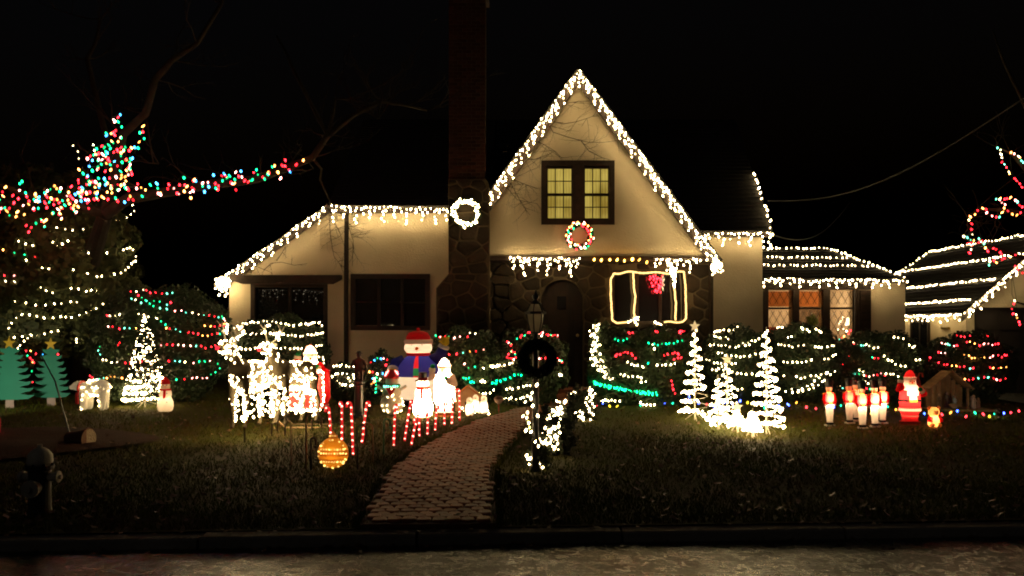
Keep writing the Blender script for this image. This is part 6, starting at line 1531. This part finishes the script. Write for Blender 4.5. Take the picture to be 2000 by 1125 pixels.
# overhead cables
for i, (a, b_, lab) in enumerate([((1500, 392, 19.2), (2040, 165, 11), 'thin service cable rising from the right roof edge out of frame'), ((1506, 458, 18.7), (1660, 395, 24), 'faint second cable running back from the right roof corner')]):
    A, B = P(*a), P(*b_); pts = [A.lerp(B, k/20)-Vector((0, 0, .5*math.sin(PI*k/20))) for k in range(21)]
    tag(MB().tube(pts, .011, 5).build('overhead_cable', mat('cable', (.016, .015, .014), .6), None, loc=A), lab, 'cable')

# ================================================================ GRASS, LEAVES
N = 150000
v_ = VK+.2+(rng.random(N)**1.25)*12.3; Xg = (rng.random(N)*2-1)*(.63*(v_)+1.0); Yg = v_+KS*Xg
from_poly = np.array(polyXY)
def inside_np(x, y, poly):
    c = np.zeros(len(x), bool); j = len(poly)-1
    for i in range(len(poly)):
        xi, yi = poly[i]; xj, yj = poly[j]
        m = ((yi > y) != (yj > y)) & (x < (xj-xi)*(y-yi)/(yj-yi+1e-12)+xi); c ^= m; j = i
    return c
ed = []
for side in (RL, RR):
    for a_, b_ in zip(side, side[1:]):
        for _ in range(int((b_-a_).length*260)):
            q = a_.lerp(b_, random.random()); ed.append((q.x+random.gauss(0, .035), q.y+random.gauss(0, .03)))
ed = np.array(ed); NE = len(ed)
mnoise = np.sin(Xg*1.3+np.sin(Yg*.9)*2)*np.sin(Yg*1.7+1)
keep = ~inside_np(Xg, Yg, polyXY) & ~inside_np(Xg, Yg, bp) & (rng.random(N) < .72+.28*mnoise)
Xg, Yg = np.r_[Xg[keep], ed[:, 0]], np.r_[Yg[keep], ed[:, 1]]; v_ = Yg-KS*Xg; N = len(Xg)
Zg = np.interp(v_, _gv, _gh)-.03*np.clip(Xg-4, 0, 12)*np.clip((Yg-13)/5, 0, 1)+np.where(v_ > VK+.5, .02*np.sin(Xg*1.7+v_)+.015*np.sin(Xg*.6-v_*1.3), 0)
hg = rng.uniform(.025, .065, N); a = rng.uniform(0, 2*PI, N); wd = rng.uniform(.004, .008, N)
hg[-NE:] *= 1.35; base = np.stack([Xg, Yg, Zg-.005], 1); sd = np.stack([np.cos(a)*wd, np.sin(a)*wd, 0*a], 1)
tipv = base+np.stack([rng.normal(0, .02, N), rng.normal(0, .02, N), hg], 1)
gr = np_mesh('grass', np.stack([base-sd, base+sd, tipv], 1).reshape(-1, 3), np.arange(N*3).reshape(-1, 3), GRASS)
tag(gr, 'short patchy winter grass covering the lawn', 'grass', kind='stuff')
# fallen leaves
N = 1500; v_ = VK+.2+rng.random(N)**1.4*10; Xg = (rng.random(N)*2-1)*(.63*v_+.8); Yg = v_+KS*Xg
mb = MB()
for x, y in zip(Xg, Yg):
    if inside(x, y) and random.random() < .8: continue
    s = random.uniform(.02, .045); z = gzl(x, y)+random.uniform(.035, .06); a = random.uniform(0, 2*PI); ca, sa = math.cos(a)*s, math.sin(a)*s; t1, t2 = random.uniform(-.6, .6)*s, random.uniform(-.6, .6)*s
    mb.add([(x-ca, y-sa, z+t1), (x+sa*.6, y-ca*.6, z-.2*s), (x+ca, y+sa, z-t1), (x-sa*.6, y+ca*.6, z+t2)], [(0, 1, 3), (1, 2, 3)])
for _ in range(420):
    x = random.uniform(-5, 5); v = VK+random.choice([random.gauss(-.06, .05), random.gauss(.1, .08)]); y = v+KS*x
    s = random.uniform(.012, .035); z = (.056 if v < VK else .14)+random.uniform(.002, .014); a = random.uniform(0, 2*PI); ca, sa = math.cos(a)*s, math.sin(a)*s; t1 = random.uniform(-.35, .35)*s
    mb.add([(x-ca, y-sa, z+t1), (x+sa*.6, y-ca*.6, z), (x+ca, y+sa, z-t1*.3), (x-sa*.6, y+ca*.6, z+.2*s)], [(0, 1, 3), (1, 2, 3)])
lv = mb.build('fallen_leaves', mat('dry_leaf', (.20, .12, .06), .55, .4, var=.6, vscale=.9, col2=(.12, .06, .03)))
tag(lv, 'dry fallen leaves scattered over the grass and kerb', 'leaves', kind='stuff')
